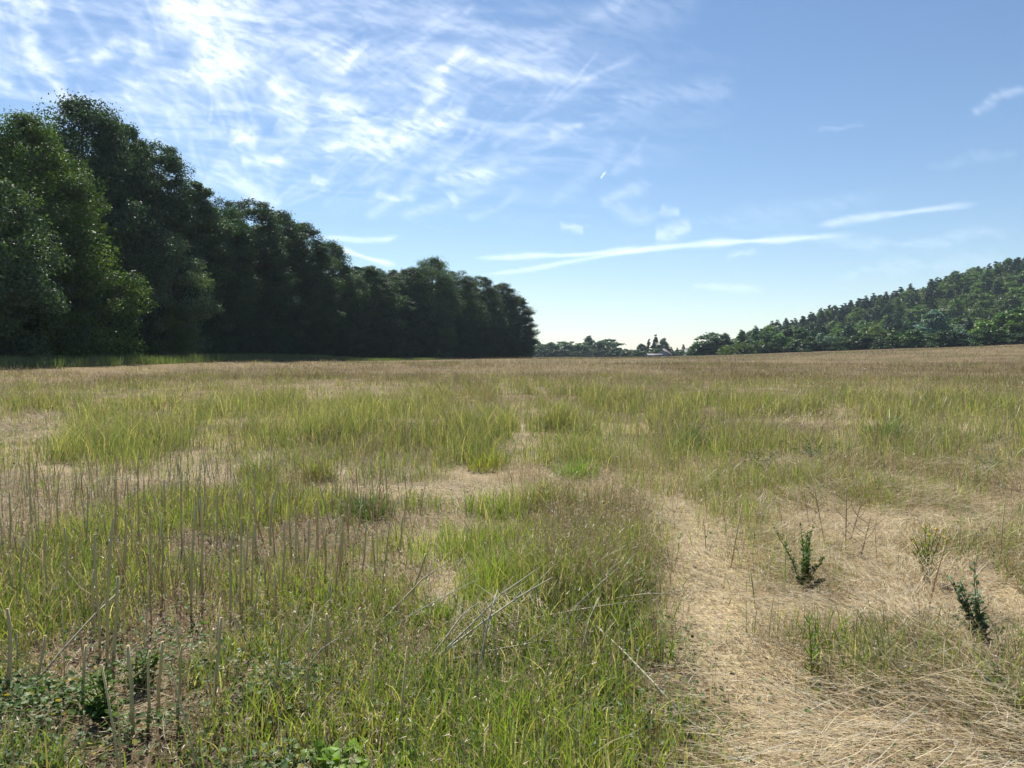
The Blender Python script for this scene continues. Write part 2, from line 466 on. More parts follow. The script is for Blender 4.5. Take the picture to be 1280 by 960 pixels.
def build_grass():
    ag, ab = Acc(), Acc()
    for (d0, d1, gd, bd, segs) in BANDS:
        area = HALF * (d1 * d1 - d0 * d0)
        # green blades, gathered into tufts
        n = int(area * gd)
        x, y = sample_wedge(d0, d1, n)
        if d1 < 70:
            nt_ = max(1, n // 14)
            tx, ty = sample_wedge(d0, d1, nt_)
            k = rng.integers(0, nt_, n)
            mask = rng.uniform(0, 1, n) < .72
            sp_ = .03 + .0025 * d1
            x = np.where(mask, tx[k] + rng.normal(0, sp_, n), x)
            y = np.where(mask, ty[k] + rng.normal(0, sp_, n), y)
        G, B, S, H, Lf, right = cover(x, y)
        inw = (x > -41) & (y < 420 - .2 * x)
        keep = (rng.uniform(0, 1, n) < G) & inw
        x, y, G, B, S, H = x[keep], y[keep], G[keep], B[keep], S[keep], H[keep]
        m = len(x); d = np.hypot(x, y)
        z = ground(x, y)
        ws = np.maximum(1, d / 9.0) ** .85
        h = H * rng.uniform(.35, 1.15, m) * np.where(d > 9.3, 1.0, .95)
        lean = rng.uniform(0, 1, m) ** 1.2 * h * .95
        la = rng.uniform(0, 2 * np.pi, m)
        off = np.stack([np.cos(la) * lean, np.sin(la) * lean, h], 1)
        cur = np.stack([np.cos(la) * lean * .9, np.sin(la) * lean * .9, -h * .35], 1)
        w = rng.uniform(.0035, .0085, m) * ws
        t = smooth(.35, .6, fbm(x / 1.4, y / 1.4, 71, 2))[:, None]
        yel = smooth(.55, .75, fbm(x / .8, y / .8, 75, 2))[:, None]
        c = jitter(m, GREEN, GREEN2, .3) * (1 - t * .45) + DKGREEN * t * .45
        c = c * (1 - .35 * yel) + np.array([.30, .34, .06]) * .35 * yel
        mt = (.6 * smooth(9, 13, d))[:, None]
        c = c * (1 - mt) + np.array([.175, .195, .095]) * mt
        dryf = (rng.uniform(0, 1, (m, 1)) < .24 + .12 * smooth(9, 20, d)[:, None])
        c = np.where(dryf, jitter(m, STRAW, STRAW2, .3), c)
        tip = c * .8 + np.array([.30, .28, .10]) * .2
        base = np.stack([x, y, z - .01], 1)
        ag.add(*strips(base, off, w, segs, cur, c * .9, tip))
        # dry standing stems with drooping heads
        n = int(area * bd)
        x, y = sample_wedge(d0, d1, n)
        if d1 < 70:
            nt_ = max(1, n // 9)
            tx, ty = sample_wedge(d0, d1, nt_)
            k = rng.integers(0, nt_, n)
            mask = rng.uniform(0, 1, n) < .6
            x = np.where(mask, tx[k] + rng.normal(0, .05 + .002 * d1, n), x)
            y = np.where(mask, ty[k] + rng.normal(0, .05 + .002 * d1, n), y)
        G, B, S, H, Lf, right = cover(x, y)
        inw = (x > -39.5) & (y < 420 - .2 * x)
        keep = (rng.uniform(0, 1, n) < B) & inw
        x, y, H, S, right = x[keep], y[keep], H[keep], S[keep], right[keep]
        m = len(x); d = np.hypot(x, y); z = ground(x, y)
        ws = np.maximum(1, d / 9.0) ** .85
        h = H * rng.uniform(.6, 1.4, m) * (1 - .35 * right)
        lean = h * (rng.uniform(0, 1, m) ** 1.3 * .75 + .6 * right * rng.uniform(0, 1, m))
        la = rng.uniform(0, 2 * np.pi, m)
        off = np.stack([np.cos(la) * lean, np.sin(la) * lean, h], 1)
        cur = np.stack([np.cos(la) * lean * .5, np.sin(la) * lean * .5, -h * .12], 1)
        w = rng.uniform(.0018, .0036, m) * ws
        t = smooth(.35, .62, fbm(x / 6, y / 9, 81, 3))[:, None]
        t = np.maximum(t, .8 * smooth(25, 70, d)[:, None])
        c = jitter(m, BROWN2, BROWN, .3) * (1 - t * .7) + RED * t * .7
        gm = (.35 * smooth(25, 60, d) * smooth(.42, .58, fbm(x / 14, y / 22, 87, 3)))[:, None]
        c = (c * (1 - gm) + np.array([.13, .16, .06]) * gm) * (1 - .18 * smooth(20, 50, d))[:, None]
        pn = smooth(.5, .68, fbm(x / 5 + 3, y / 11, 85, 3))
        pale = rng.uniform(0, 1, (m, 1)) < ((.15 + .5 * S + .4 * pn) * (1 - .55 * smooth(30, 80, d)))[:, None]
        c = np.where(pale, jitter(m, STRAW * .85, STRAW2 * .85), c)
        base = np.stack([x, y, z - .01], 1)
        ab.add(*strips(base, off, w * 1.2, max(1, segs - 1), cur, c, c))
        # spikelets: short leaves round the upper third
        ns = 5 if d1 < 12 else (3 if d1 < 40 else 2)
        for q in range(ns):
            tt = rng.uniform(.66, 1.0, m)[:, None]
            pb = base + off * tt + cur * (tt * tt - tt)
            a2 = rng.uniform(0, 2 * np.pi, m)
            ln = rng.uniform(.02, .05, m) * ws ** .6
            o2 = np.stack([np.cos(a2) * ln * .7, np.sin(a2) * ln * .7, ln * rng.uniform(-.5, .9, m)], 1)
            ab.add(*strips(pb, o2, w * rng.uniform(1.2, 2.4, m), 1, np.zeros((m, 3)), c * 1.1, c * .9))
    link('green_grass', ag.mesh('green_grass'), M_GRASS, kind='stuff', label='green grass blades growing in patches over the whole field')
    link('dry_grass', ab.mesh('dry_grass'), M_DRY, kind='stuff', label='brown dry seeding grass standing across the field')
build_grass()

def build_straw():
    a = Acc()
    # (d0,d1,per m2, segs, length lo, hi)
    for (d0, d1, dens, segs, l0, l1, kind) in [(1.9, 6, 2600, 2, .04, .16, 0), (6, 11, 1300, 2, .05, .18, 0), (11, 20, 330, 1, .06, .22, 0), (20, 45, 60, 1, .1, .3, 0),
                                          (45, 110, 8, 1, .2, .5, 0),
                                          (1.9, 6, 2300, 3, .08, .28, 1), (6, 12, 1200, 2, .12, .36, 1), (12, 24, 130, 2, .2, .6, 1), (24, 50, 18, 2, .3, .7, 1)]:
        area = HALF * (d1 * d1 - d0 * d0)
        n = int(area * dens)
        x, y = sample_wedge(d0, d1, n)
        G, B, S, H, Lf, right = cover(x, y)
        hay = smooth(.30, .55, fbm(x / .8 + .4, y / 1.3, 91, 3))
        px, py = to_px(x, y)
        path = gauss(px, py, 890, 800, 75, 190)
        hay = hay * (1 - path) * smooth(850, 980, px + 60 * (hay - .5))
        hay = np.maximum(hay, .8 * gauss(px, py, 650, 800, 90, 40))
        hay = np.maximum(hay, .8 * gauss(px, py, 40, 560, 90, 40))
        edg = np.interp(py, [560, 640, 760, 860, 960], [700, 812, 842, 880, 915])
        hay = np.maximum(hay, .7 * np.exp(-((px - edg + 10) / 60) ** 2) * smooth(600, 640, py) * smooth(.35, .6, fbm(x / .5, y / .5, 93, 2)))
        if kind == 0:
            p = np.clip(.20 + .75 * S, 0, 1) * (1 - .3 * Lf) * (.35 + .65 * smooth(.3, .55, fbm(x / .22, y / .22, 97, 2)))
        else:
            p = np.clip(.10 + .15 * right + .45 * S * (1 - path) + 1.0 * hay, 0, 1)
            p = np.maximum(p * (1 - .6 * path), .12 * S)
        keep = rng.uniform(0, 1, n) < p
        x, y, S, hay, right = x[keep], y[keep], S[keep], hay[keep], right[keep]
        m = len(x); d = np.hypot(x, y); z = ground(x, y)
        ws = np.maximum(1, d / 9.0) ** .8
        ln = rng.uniform(l0, l1, m)
        if kind == 0:
            la = rng.uniform(0, 2 * np.pi, m)
            up = rng.normal(0, .12, m); z0 = z + rng.uniform(.002, .02, m)
            w = rng.uniform(.0018, .0042, m) * ws
        else:
            flow = (fbm(x / 1.5, y / 1.5, 95, 2) - .5) * 5.0 - .9
            la = flow + rng.normal(0, .45, m) + np.where(rng.uniform(0, 1, m) < .5, np.pi, 0)
            up = rng.normal(.10, .20, m)
            z0 = z + rng.uniform(0, 1, m) ** .8 * (.03 + .26 * hay * (.4 + .9 * vnoise(x / .35, y / .6, 99)))
            w = rng.uniform(.0016, .0038, m) * ws
        off = np.stack([np.cos(la) * np.cos(up), np.sin(la) * np.cos(up), np.sin(up)], 1) * ln[:, None]
        cur = np.stack([-np.sin(la), np.cos(la), rng.normal(.1, .15, m)], 1) * (rng.normal(0, .25, m) * ln)[:, None]
        c = jitter(m, STRAW * 1.05, STRAW2, .3)
        dk = rng.uniform(0, 1, (m, 1)) < .30
        c = np.where(dk, c * np.array([.52, .42, .34]), c)
        gy = rng.uniform(0, 1, (m, 1)) < .12
        c = np.where(gy, np.array([.42, .40, .34]) * rng.uniform(.7, 1.2, (m, 1)), c)
        base = np.stack([x, y, z0], 1)
        off[:, 2] = np.maximum(off[:, 2], -(z0 - z) * .8)
        a.add(*strips(base, off, w, segs, cur, c, c, az=la + np.pi / 2 + rng.normal(0, .5, m)))
    link('straw_litter', a.mesh('straw_litter'), M_STRAW, kind='stuff', label='flattened pale straw and chaff lying matted on the ground')
build_straw()

def leaf_quads(P, Nrm, size, col, asp=.8, axis=None, fold=0.0):
    """small pointed oval leaves: 6 verts, 2 quads (folded on the midrib)"""
    n = len(P)
    Nrm = Nrm / (np.linalg.norm(Nrm, axis=1, keepdims=True) + 1e-9)
    r = rng.normal(size=(n, 3)) if axis is None else axis
    T = r - Nrm * np.sum(r * Nrm, 1, keepdims=True)
    T /= (np.linalg.norm(T, axis=1, keepdims=True) + 1e-9)
    Bn = np.cross(Nrm, T)
    s = size[:, None]
    w = s * asp * .5
    f = Nrm * (s * fold)
    V = np.stack([P, P + T * s * .35 + Bn * w + f, P + T * s * .8 + Bn * w * .6 + f, P + T * s, P + T * s * .8 - Bn * w * .6 + f, P + T * s * .35 - Bn * w + f], 1)
    off = (np.arange(n) * 6)[:, None]
    F = [off + np.array([[0, 1, 2, 3]]), off + np.array([[0, 3, 4, 5]])]
    return V.reshape(-1, 3), F, np.repeat(col, 6, 0)

def build_ground_leaves():
    a = Acc()
    for d0, d1, dens in [(1.9, 5, 6000), (5, 9, 1500), (9, 16, 200)]:
        n = int(HALF * (d1 * d1 - d0 * d0) * dens)
        x, y = sample_wedge(d0, d1, n)
        G, B, S, H, Lf, right = cover(x, y)
        n_w = fbm(x / .8, y / .8, 65, 2)
        p = np.clip(Lf * smooth(.3, .55, fbm(x / .35, y / .35, 61, 2)) + .06 * (1 - right) * (1 - S) + .10 * right * smooth(.5, .65, n_w), 0, 1)
        keep = rng.uniform(0, 1, n) < p
        x, y = x[keep], y[keep]; m = len(x)
        z = ground(x, y) + rng.uniform(.005, .11, m)
        Nn = np.stack([rng.normal(0, .45, m), rng.normal(0, .45, m), np.ones(m)], 1)
        c = jitter(m, DKGREEN * 1.1, np.array([.11, .18, .05]), .3)
        ye = rng.uniform(0, 1, (m, 1)) < .06
        c = np.where(ye, np.array([.30, .27, .04]), c)
        a.add(*leaf_quads(np.stack([x, y, z], 1), Nn, rng.uniform(.012, .034, m), c, .9, fold=.12))
    link('creeping_ground_cover', a.mesh('creeping_ground_cover'), M_LEAF, kind='stuff', label='small dark leaves creeping over the soil')
build_ground_leaves()

# far meadow strip of tall greener weeds in front of the wood on the left
def build_verge():
    a = Acc()
    n = 60000
    y = rng.uniform(38, 190, n)
    x = -rng.uniform(36.0, 44.5, n) + 22 * smooth(110, 190, y)
    z = ground(x, y)
    d = np.hypot(x, y)
    h = rng.uniform(.25, 1.1, n) * (.6 + .7 * fbm(x / 2, y / 3, 14, 2)) * (1 - .45 * smooth(100, 170, y))
    la = rng.uniform(0, 6.28, n); lean = h * rng.uniform(0, .4, n)
    off = np.stack([np.cos(la) * lean, np.sin(la) * lean, h], 1)
    c = jitter(n, np.array([.11, .155, .055]), np.array([.15, .165, .08]), .35)
    a.add(*strips(np.stack([x, y, z], 1), off, rng.uniform(.03, .07, n), 2, off * .3, c, c * 1.1))
    link('verge_grass', a.mesh('verge_grass'), M_GRASS, kind='stuff', label='strip of taller green weeds along the foot of the wood')
build_verge()


# ------------------------------------------------------------------ trees
def crown_radius(t, kind):
    if kind == 'column':      # narrow wood-edge tree, leafy to the ground
        return np.where(t < .3, .72 + .28 * t / .3, np.sqrt(np.clip(1 - ((t - .3) / .7) ** 2.4, 0, 1)))
    if kind == 'round':
        return np.where(t < .4, .70 + .3 * t / .4, np.sqrt(np.clip(1 - ((t - .4) / .6) ** 2, 0, 1)))
    if kind == 'spread':      # broad skirt, pointed above
        return np.where(t < .22, .85 + .15 * t / .22, np.clip(1 - ((t - .22) / .78), 0, 1) ** .62)
    if kind == 'cone':
        return np.clip(1 - t, 0, 1) ** .85 * .95 + .05

def tree_meshes(kind, H, R, ncl, nleaf, leaf, seed, z0=.0, limbs=24, detail=True, dead=0, cs=1.0):
    """returns crown mesh, trunk mesh"""
    global rng
    keep = rng
    rng = np.random.default_rng(seed)
    t = rng.uniform(0, 1, ncl * 3)
    rr = crown_radius(t, kind)
    pick = rng.uniform(0, 1, len(t)) < (rr ** .7 if kind != 'cone' else rr)
    t = t[pick][:ncl]; rr = rr[pick][:ncl]; m = len(t)
    az = rng.uniform(0, 2 * np.pi, m)
    # lobes: the outline swells and shrinks round the crown
    lob = 1 + rr * (.14 * np.sin(az * 2 + rng.uniform(0, 6)) + .11 * np.sin(az * 3 + t * 9 + rng.uniform(0, 6)) + .10 * np.sin(t * 17 + az))
    q = rng.uniform(.25, 1, m) ** .55
    rad = R * rr * lob * q
    zc = z0 + (H - z0) * (.02 + .95 * t)
    cx = np.cos(az) * rad; cyy = np.sin(az) * rad
    ctr = np.stack([cx, cyy, zc], 1)
    cr = R * rng.uniform(.14, .31, m) * cs * ((.75 + .25 * rr) if kind != 'cone' else (.32 + .7 * rr))
    # leaves on each clump
    k = np.repeat(np.arange(m), nleaf)
    n = len(k)
    dirs = rng.normal(size=(n, 3)); dirs /= np.linalg.norm(dirs, axis=1, keepdims=True)
    rl = rng.uniform(.15, 1, n) ** .5
    sc3 = np.array([1.15, 1.15, .75]) if kind != 'cone' else np.array([1.4, 1.4, .45])
    P = ctr[k] + dirs * (cr[k] * rl)[:, None] * sc3
    # sprays: leaf positions pulled along short outward twigs, frays the outline
    tw = (rng.uniform(0, 1, n) < .16)
    outd = np.stack([np.cos(az), np.sin(az), np.full(m, .35)], 1)[k]
    P += outd * (tw * rng.uniform(.1, .5, n) * cr[k])[:, None] + np.array([0, 0, 1]) * (tw * rng.uniform(-.1, .3, n) * cr[k])[:, None]
    if kind == 'cone':
        P[:, 2] -= .35 * np.hypot(P[:, 0] - 0, P[:, 1]) * .5
    P[:, 2] = np.maximum(P[:, 2], .15 + .3 * rng.uniform(0, 1, n))
    Nn = dirs * .8 + rng.normal(size=(n, 3)) * .5 + np.array([0, 0, .5])
    tone = rng.uniform(.75, 1.3, m)[k] * rng.uniform(.75, 1.25, n)
    hue = rng.uniform(-1, 1, m)[k] * .5 + rng.uniform(-1, 1, n) * .5
    col = np.stack([.038 * (1 + .28 * hue), .078 * (1 + .06 * hue), .034 * (1 - .2 * hue)], 1) * tone[:, None]
    if kind == 'cone':
        col *= np.array([.75, .80, 1.0])
    V, F, Cc = leaf_quads(P, Nn, leaf * rng.uniform(.6, 1.35, n), col, .62, fold=.1 if detail else 0)
    crown = mesh_np('crown', V, F, Cc)
    crown.materials.append(M_TREE)
    a = Acc()
    bend = rng.normal(0, .25, (6, 2)).cumsum(0) * H / 25
    zs = np.linspace(-.6, H * .88, 6)
    tp = [np.array([bend[i, 0] * (i > 0), bend[i, 1] * (i > 0), zs[i]]) for i in range(6)]
    r0 = H * .013 + .05
    tube(a, tp, [r0 * (1.25 - i * .2) if i else r0 * 1.5 for i in range(6)], 7 if detail else 5)
    order = rng.permutation(m)[:limbs]
    for j in order:
        zz = max(.8, ctr[j, 2] - abs(rad[j]) * rng.uniform(.4, 1.0))
        f = np.clip((zz + .6) / (H * .88 + .6) * 5, 0, 4.99); i0 = int(f); fr = f - i0
        s = tp[i0] * (1 - fr) + tp[i0 + 1] * fr
        e = ctr[j]
        mid = (s + e) / 2 + np.array([0, 0, -.12 * np.linalg.norm(e - s)])
        rb = r0 * .38 * (1.1 - zz / H)
        tube(a, [s, mid, e], [rb, rb * .65, rb * .25], 4, cap=False)
    trunk = a.mesh('trunk')
    trunk.materials.append(M_BARK)
    rng = keep
    return crown, trunk

def add_tree(name, protos, i, x, y, h, wid, label, group, tint=(1, 1, 1), rot=None, cat='tree', lean=0.0, sink=0.0):
    crown, trunk, PH, PR = protos[i % len(protos)]
    e = bpy.data.objects.new(name, None)
    e.empty_display_size = .5
    C.objects.link(e)
    e.location = (x, y, g1(x, y) - sink)
    e.rotation_euler = (lean, 0, random.uniform(0, 6.283) if rot is None else rot)
    sx = wid / 2 / PR; sz = h / PH
    e.scale = (sx, sx, sz)
    e['label'] = label; e['category'] = cat; e['group'] = group
    for nm, me in (('crown', crown), ('trunk', trunk)):
        o = bpy.data.objects.new(nm, me)
        C.objects.link(o)
        o.parent = e
        if nm == 'crown':
            o.color = (*tint, 1)
    return e

random.seed(5)
NEAR = []
for s, (k, H, R, n, nl, lf) in enumerate([('column', 24, 4.6, 330, 290, .21), ('column', 24, 4.6, 300, 310, .20), ('round', 22, 5.4, 340, 280, .21), ('column', 25, 4.2, 300, 300, .20),
                                          ('round', 24, 5.0, 330, 280, .21)]):
    cr, tr = tree_meshes(k, H, R, n, nl, lf, 100 + s, limbs=46)
    NEAR.append((cr, tr, H, R))
SPREAD = []
for s in range(2):
    cr, tr = tree_meshes('spread', 22, 7.5, 360, 290, .20, 140 + s, limbs=60, cs=.72)
    SPREAD.append((cr, tr, 22, 7.5))
SMALL = []
for s in range(2):
    cr, tr = tree_meshes('round', 10, 3.6, 130, 260, .16, 160 + s, limbs=24)
    SMALL.append((cr, tr, 10, 3.6))
FAR = []
for s in range(5):
    cr, tr = tree_meshes('round' if s % 2 else 'spread', 14, 5.2, 90, 70, .70, 200 + s, limbs=10, detail=False, cs=1.0)
    FAR.append((cr, tr, 14, 5.2))
CONE = []
for s in range(3):
    cr, tr = tree_meshes('cone', 16, 3.0, 130, 34, .55, 230 + s, limbs=6, detail=False, cs=1.1)
    CONE.append((cr, tr, 16, 3.0))

# ---- the wood on the left, front row read off the skyline of the photograph
def depth_of(px):
    return float(np.interp(px, [-250, -60, 0, 125, 200, 260, 320, 350, 390, 420, 465, 505, 540, 580, 615, 645],
                           [52, 66, 72, 92, 102, 113, 125, 136, 147, 161, 173, 188, 198, 212, 232, 250]))

def height_for(px, ytop, dep, x, y):
    return EYE + (445 - ytop) / FPX * dep - g1(x, y)

W = 'broadleaf trees of the wood on the left'
front = [  # px, ytop, width m, proto set, index, tint, label, depth offset
    (-14, 222, 9.0, SMALL, 0, (1.6, 1.35, 1.5), 'pale-leaved low tree at the far left, in front of the yellow-green one', -8),
    (60, 300, 7.0, SMALL, 1, (1.5, 1.3, 1.5), 'short tree with silvery sprays beneath the yellow-green tree at the left edge', -8),
    (42, 138, 15.0, SPREAD, 0, (1.9, 1.6, .65), 'big yellow-green tree at the left edge with long branches reaching right', -4),
    (108, 124, 12.5, NEAR, 2, (.95, .95, 1.0), 'tallest dark tree of the wood, its rounded top just right of the yellow-green tree', 2),
    (158, 150, 9.5, NEAR, 0, (.9, .9, .95), 'tall dark tree on the right shoulder of the tallest tree', 2),
    (203, 176, 9.5, NEAR, 1, (1.0, 1.0, 1.0), 'tall tree behind the silver-green willow, crown stepping down to the right', 2),
    (212, 288, 8.0, SMALL, 0, (2.9, 2.1, 2.6), 'silver-green willow standing out pale against the dark wood', -6),
    (216, 385, 5.0, SMALL, 1, (2.3, 1.9, .7), 'small yellow-green bush at the foot of the silver-green willow', -8),
    (243, 222, 9.5, NEAR, 3, (1.1, 1.08, .95), 'dark tree just right of the silver-green willow', 0),
    (278, 243, 9.0, NEAR, 4, (.9, .92, .95), 'dark tree with a paler spray at mid height, third right of the silver willow', 0),
    (318, 247, 9.0, NEAR, 1, (.85, .88, .9), 'narrow dark tree with the flat-topped crown in the middle of the long wood', 0),
    (352, 262, 8.6, NEAR, 0, (.85, .85, .88), 'dark tree with sky gaps low on its right side, left of the notch', 0),
    (383, 276, 8.6, NEAR, 3, (.9, .9, .92), 'rounded dark tree with bright leaf edges above the notch in the wood', 0),
    (413, 300, 8.0, NEAR, 2, (.9, .92, .85), 'sloping dark tree at the last step down before the notch in the wood', 0),
    (437, 334, 7.5, NEAR, 4, (1.05, 1.05, .85), 'low greener tree right in the notch of the skyline', 0),
    (466, 330, 9.0, NEAR, 1, (.95, .98, .9), 'tree just right of the skyline notch, with two small tips', 0),
    (492, 342, 8.0, NEAR, 3, (.85, .88, .9), 'lower dark tree squeezed against the left of the pale-topped tree', 0),
    (512, 332, 8.5, NEAR, 0, (.9, .9, .9), 'dark tree under the left flank of the pale-topped tree', 0),
    (540, 320, 10.5, NEAR, 2, (1.6, 1.45, 1.6), 'pale-topped tree, the highest of the far half of the wood', 0),
    (572, 334, 9.5, NEAR, 4, (.9, .92, .88), 'dark tree right of the pale-topped tree', 0),
    (600, 343, 9.5, NEAR, 1, (.85, .88, .85), 'dark tree third from the far end of the wood', 0),
    (626, 352, 10.0, NEAR, 0, (.82, .85, .85), 'dark tree second from the far end of the wood', 0),
    (645, 368, 9.0, NEAR, 3, (.8, .83, .82), 'last dark tree at the right-hand end of the long wood', 0),
    (654, 398, 6.0, SMALL, 0, (.75, .8, .8), 'low dark bush closing the right-hand end of the long wood', 1),
]
for (px, yt, wid, ps, i, tint, lab, dof) in front:
    dep = depth_of(px) + dof
    x, y = at_depth(px, dep)
    nm = 'broadleaf_bush' if 'bush' in lab else 'broadleaf_tree'
    add_tree(nm, ps, i, x, y, height_for(px, yt + 1, dep, x, y), wid * (1.18 if px < 300 else 1.42), lab, W, tint, cat='bush' if 'bush' in lab else 'tree')
# lower trees filling the foot of the edge, and the inner rows behind
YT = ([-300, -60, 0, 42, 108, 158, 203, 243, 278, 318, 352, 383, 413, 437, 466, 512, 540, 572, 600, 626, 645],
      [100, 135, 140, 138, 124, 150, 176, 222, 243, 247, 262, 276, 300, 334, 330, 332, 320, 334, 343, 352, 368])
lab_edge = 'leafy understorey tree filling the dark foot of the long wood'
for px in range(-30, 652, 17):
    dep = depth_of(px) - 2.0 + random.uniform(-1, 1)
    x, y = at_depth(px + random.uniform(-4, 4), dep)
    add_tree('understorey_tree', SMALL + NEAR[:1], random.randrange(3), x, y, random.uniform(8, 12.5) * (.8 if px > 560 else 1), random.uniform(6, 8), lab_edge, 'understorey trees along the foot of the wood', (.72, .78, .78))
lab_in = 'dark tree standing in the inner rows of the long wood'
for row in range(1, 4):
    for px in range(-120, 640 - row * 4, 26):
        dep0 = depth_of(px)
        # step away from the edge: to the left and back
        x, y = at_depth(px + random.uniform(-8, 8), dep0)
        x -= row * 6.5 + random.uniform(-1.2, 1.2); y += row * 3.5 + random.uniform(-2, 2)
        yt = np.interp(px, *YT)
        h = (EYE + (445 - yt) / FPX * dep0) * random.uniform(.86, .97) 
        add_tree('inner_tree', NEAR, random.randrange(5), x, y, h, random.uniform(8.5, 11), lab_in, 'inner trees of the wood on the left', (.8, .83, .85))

# ---- hedge-like band of trees along the right side of the field
def band_depth(px):
    return float(np.interp(px, [860, 900, 950, 1000, 1100, 1200, 1300, 1400], [395, 380, 362, 348, 325, 300, 280, 262]))
G2 = 'trees along the right edge of the field'
band_list = [  # px, ytop, width px, tint, kind, label
    (871, 428, 20, (1.2, 1.3, 1.3), 'r', 'small pale tree at the left end of the right-hand tree line'),
    (888, 416, 34, (.9, 1.0, 1.0), 'r', 'dark domed tree rising at the left end of the right-hand tree line'),
    (905, 417, 26, (.85, .95, .95), 'r', 'dark tree beside the domed one at the left end of the tree line'),
    (900, 432, 16, (1.35, 1.35, 2.0), 'r', 'small pale round bush below the dark domed tree'),
    (922, 427, 26, (1.0, 1.2, .7), 'r', 'fresh green bush right of the domed tree'),
    (938, 424, 26, (.6, .75, .7), 'r', 'dark bush with a flat top between two fresh green bushes'),
    (955, 414, 26, (.7, .85, .8), 'r', 'tree with a small tip above the fresh green bushes'),
    (972, 418, 32, (1.1, 1.3, .7), 'r', 'fresh green wide tree where the hill begins'),
    (990, 428, 24, (.9, 1.1, .7), 'r', 'low green bush in front of the foot of the hill'),
    (1012, 420, 28, (.62, .8, .6), 'r', 'round dark green tree below the start of the hill'),
    (1026, 416, 18, (1.5, 1.45, 2.2), 'r', 'slim silvery tree peeping out behind the round dark tree'),
    (1036, 420, 22, (1.35, 1.35, 2.0), 'r', 'pale silvery tree next to the slim one'),
    (1054, 421, 28, (.9, 1.0, .6), 'r', 'olive green tree left of the dark oak-like tree'),
    (1078, 417, 36, (.58, .7, .55), 'r', 'dark oak-like tree in the middle of the right-hand tree line'),
    (1095, 408, 30, (1.2, 1.1, .75), 'r', 'yellowish green taller tree behind the dark oak-like tree'),
    (1116, 419, 34, (.95, 1.1, .6), 'r', 'low broad green tree left of the big silver willow'),
    (1142, 412, 28, (.8, 1.0, .6), 'r', 'upright green tree touching the left of the big silver willow'),
    (1165, 388, 42, (1.55, 1.5, 2.35), 'r', 'big silver willow, palest crown at the foot of the hill'),
    (1180, 420, 26, (.6, .75, .7), 'r', 'dark bush at the foot of the big silver willow'),
    (1197, 406, 32, (1.5, 1.45, 2.2), 'r', 'second silver willow, lower and right of the big one'),
    (1213, 418, 22, (.45, .6, .65), 's', 'dark pointed tree right of the second silver willow'),
    (1232, 400, 34, (1.3, 1.35, .75), 'r', 'yellow-green tree near the right edge'),
    (1250, 392, 34, (1.15, 1.25, .7), 'r', 'light green tree second from the right edge'),
    (1272, 386, 38, (1.0, 1.1, .65), 'r', 'large light green tree at the right edge'),
    (1297, 380, 40, (.9, 1.0, .7), 'r', 'green tree just past the right edge'),
    (1330, 378, 44, (.9, 1.0, .7), 'r', 'green tree farther past the right edge'),
    (1205, 425, 30, (.5, .62, .6), 'r', 'shadowy low bush under the second silver willow'),
    (1000, 410, 28, (.9, 1.0, .8), 'r', 'mid green tree rising behind the low bush at the foot of the hill'),
]
for q, (px, yt, wpx, tint, k, lab) in enumerate(band_list):
    dep = band_depth(px) + (10 if yt < 412 else 0)
    x, y = at_depth(px, dep)
    nm = 'willow_tree' if 'willow' in lab and 'bush' not in lab and 'tree' not in lab.split('willow')[0] else ('broadleaf_bush' if 'bush' in lab else 'broadleaf_tree')
    add_tree(nm, FAR, q, x, y, height_for(px, yt, dep, x, y) + .3, wpx / FPX * dep * 1.12, lab, G2, tuple(1.6 * c ** 1.5 * (1.25 if i_ == 0 else 1) for i_, c in enumerate(tint)), cat='bush' if 'bush' in nm else 'tree', sink=.3)
for px in range(868, 1330, 13):
    dep = band_depth(px) - 1 + random.uniform(-2, 2)
    x, y = at_depth(px + random.uniform(-4, 4), dep)
    add_tree('hedge_bush', FAR, random.randrange(5), x, y, random.uniform(4.5, 7.5), random.uniform(8, 12), 'low green bush in the unbroken hedge along the right edge of the field',
             'hedge bushes along the right edge of the field', random.choice([(.7, .85, .55), (.9, 1.0, .6), (.6, .75, .6)]), cat='bush', sink=.8)

# ---- forest on the hill: each tree on its own
n_hill = 0
hill_spots = []
yy = 372.0
rowi = 0
while yy < 625:
    px = 925 + random.uniform(0, 12)
    step = 12.0 if yy < 600 else 10.0
    while px < 1340:
        x, y = at_depth(px, yy + random.uniform(-5, 5))
        hg = g1(x, y)
        a0 = (x / yy)
        if hg > 2.0:
            hill_spots.append((px, x, y, hg))
        px += step * random.uniform(.8, 1.25) * 560 / yy
    yy += 17 if yy < 560 else 11
    rowi += 1
random.shuffle(hill_spots)
hill_spots = hill_spots[:299]
lab_c = 'dark conifer in the dense forest covering the hill on the right'
lab_b = 'green broadleaf tree in the dense forest covering the hill on the right'
for (px, x, y, hg) in hill_spots:
    nz = float(vnoise(np.array([x / 45.0]), np.array([y / 45.0]), 3)[0])
    con = (px < 1190 and random.random() < .62) or random.random() < .22 or (y > 585 and random.random() < .6)
    b = .7 + .5 * nz + random.uniform(-.22, .28)
    if con:
        add_tree('conifer_tree', CONE, random.randrange(3), x, y, random.uniform(10.5, 14.5), random.uniform(9, 12), lab_c, 'conifers of the hillside forest',
                 (1.0 * b, 1.15 * b, 1.2 * b), sink=1.0)
    else:
        add_tree('hillside_tree', FAR, random.randrange(5), x, y, random.uniform(9, 14.5), random.uniform(10, 15), lab_b, 'broadleaf trees of the hillside forest',
                 (2.5 * b, 2.1 * b, 1.0 * b), sink=1.0)

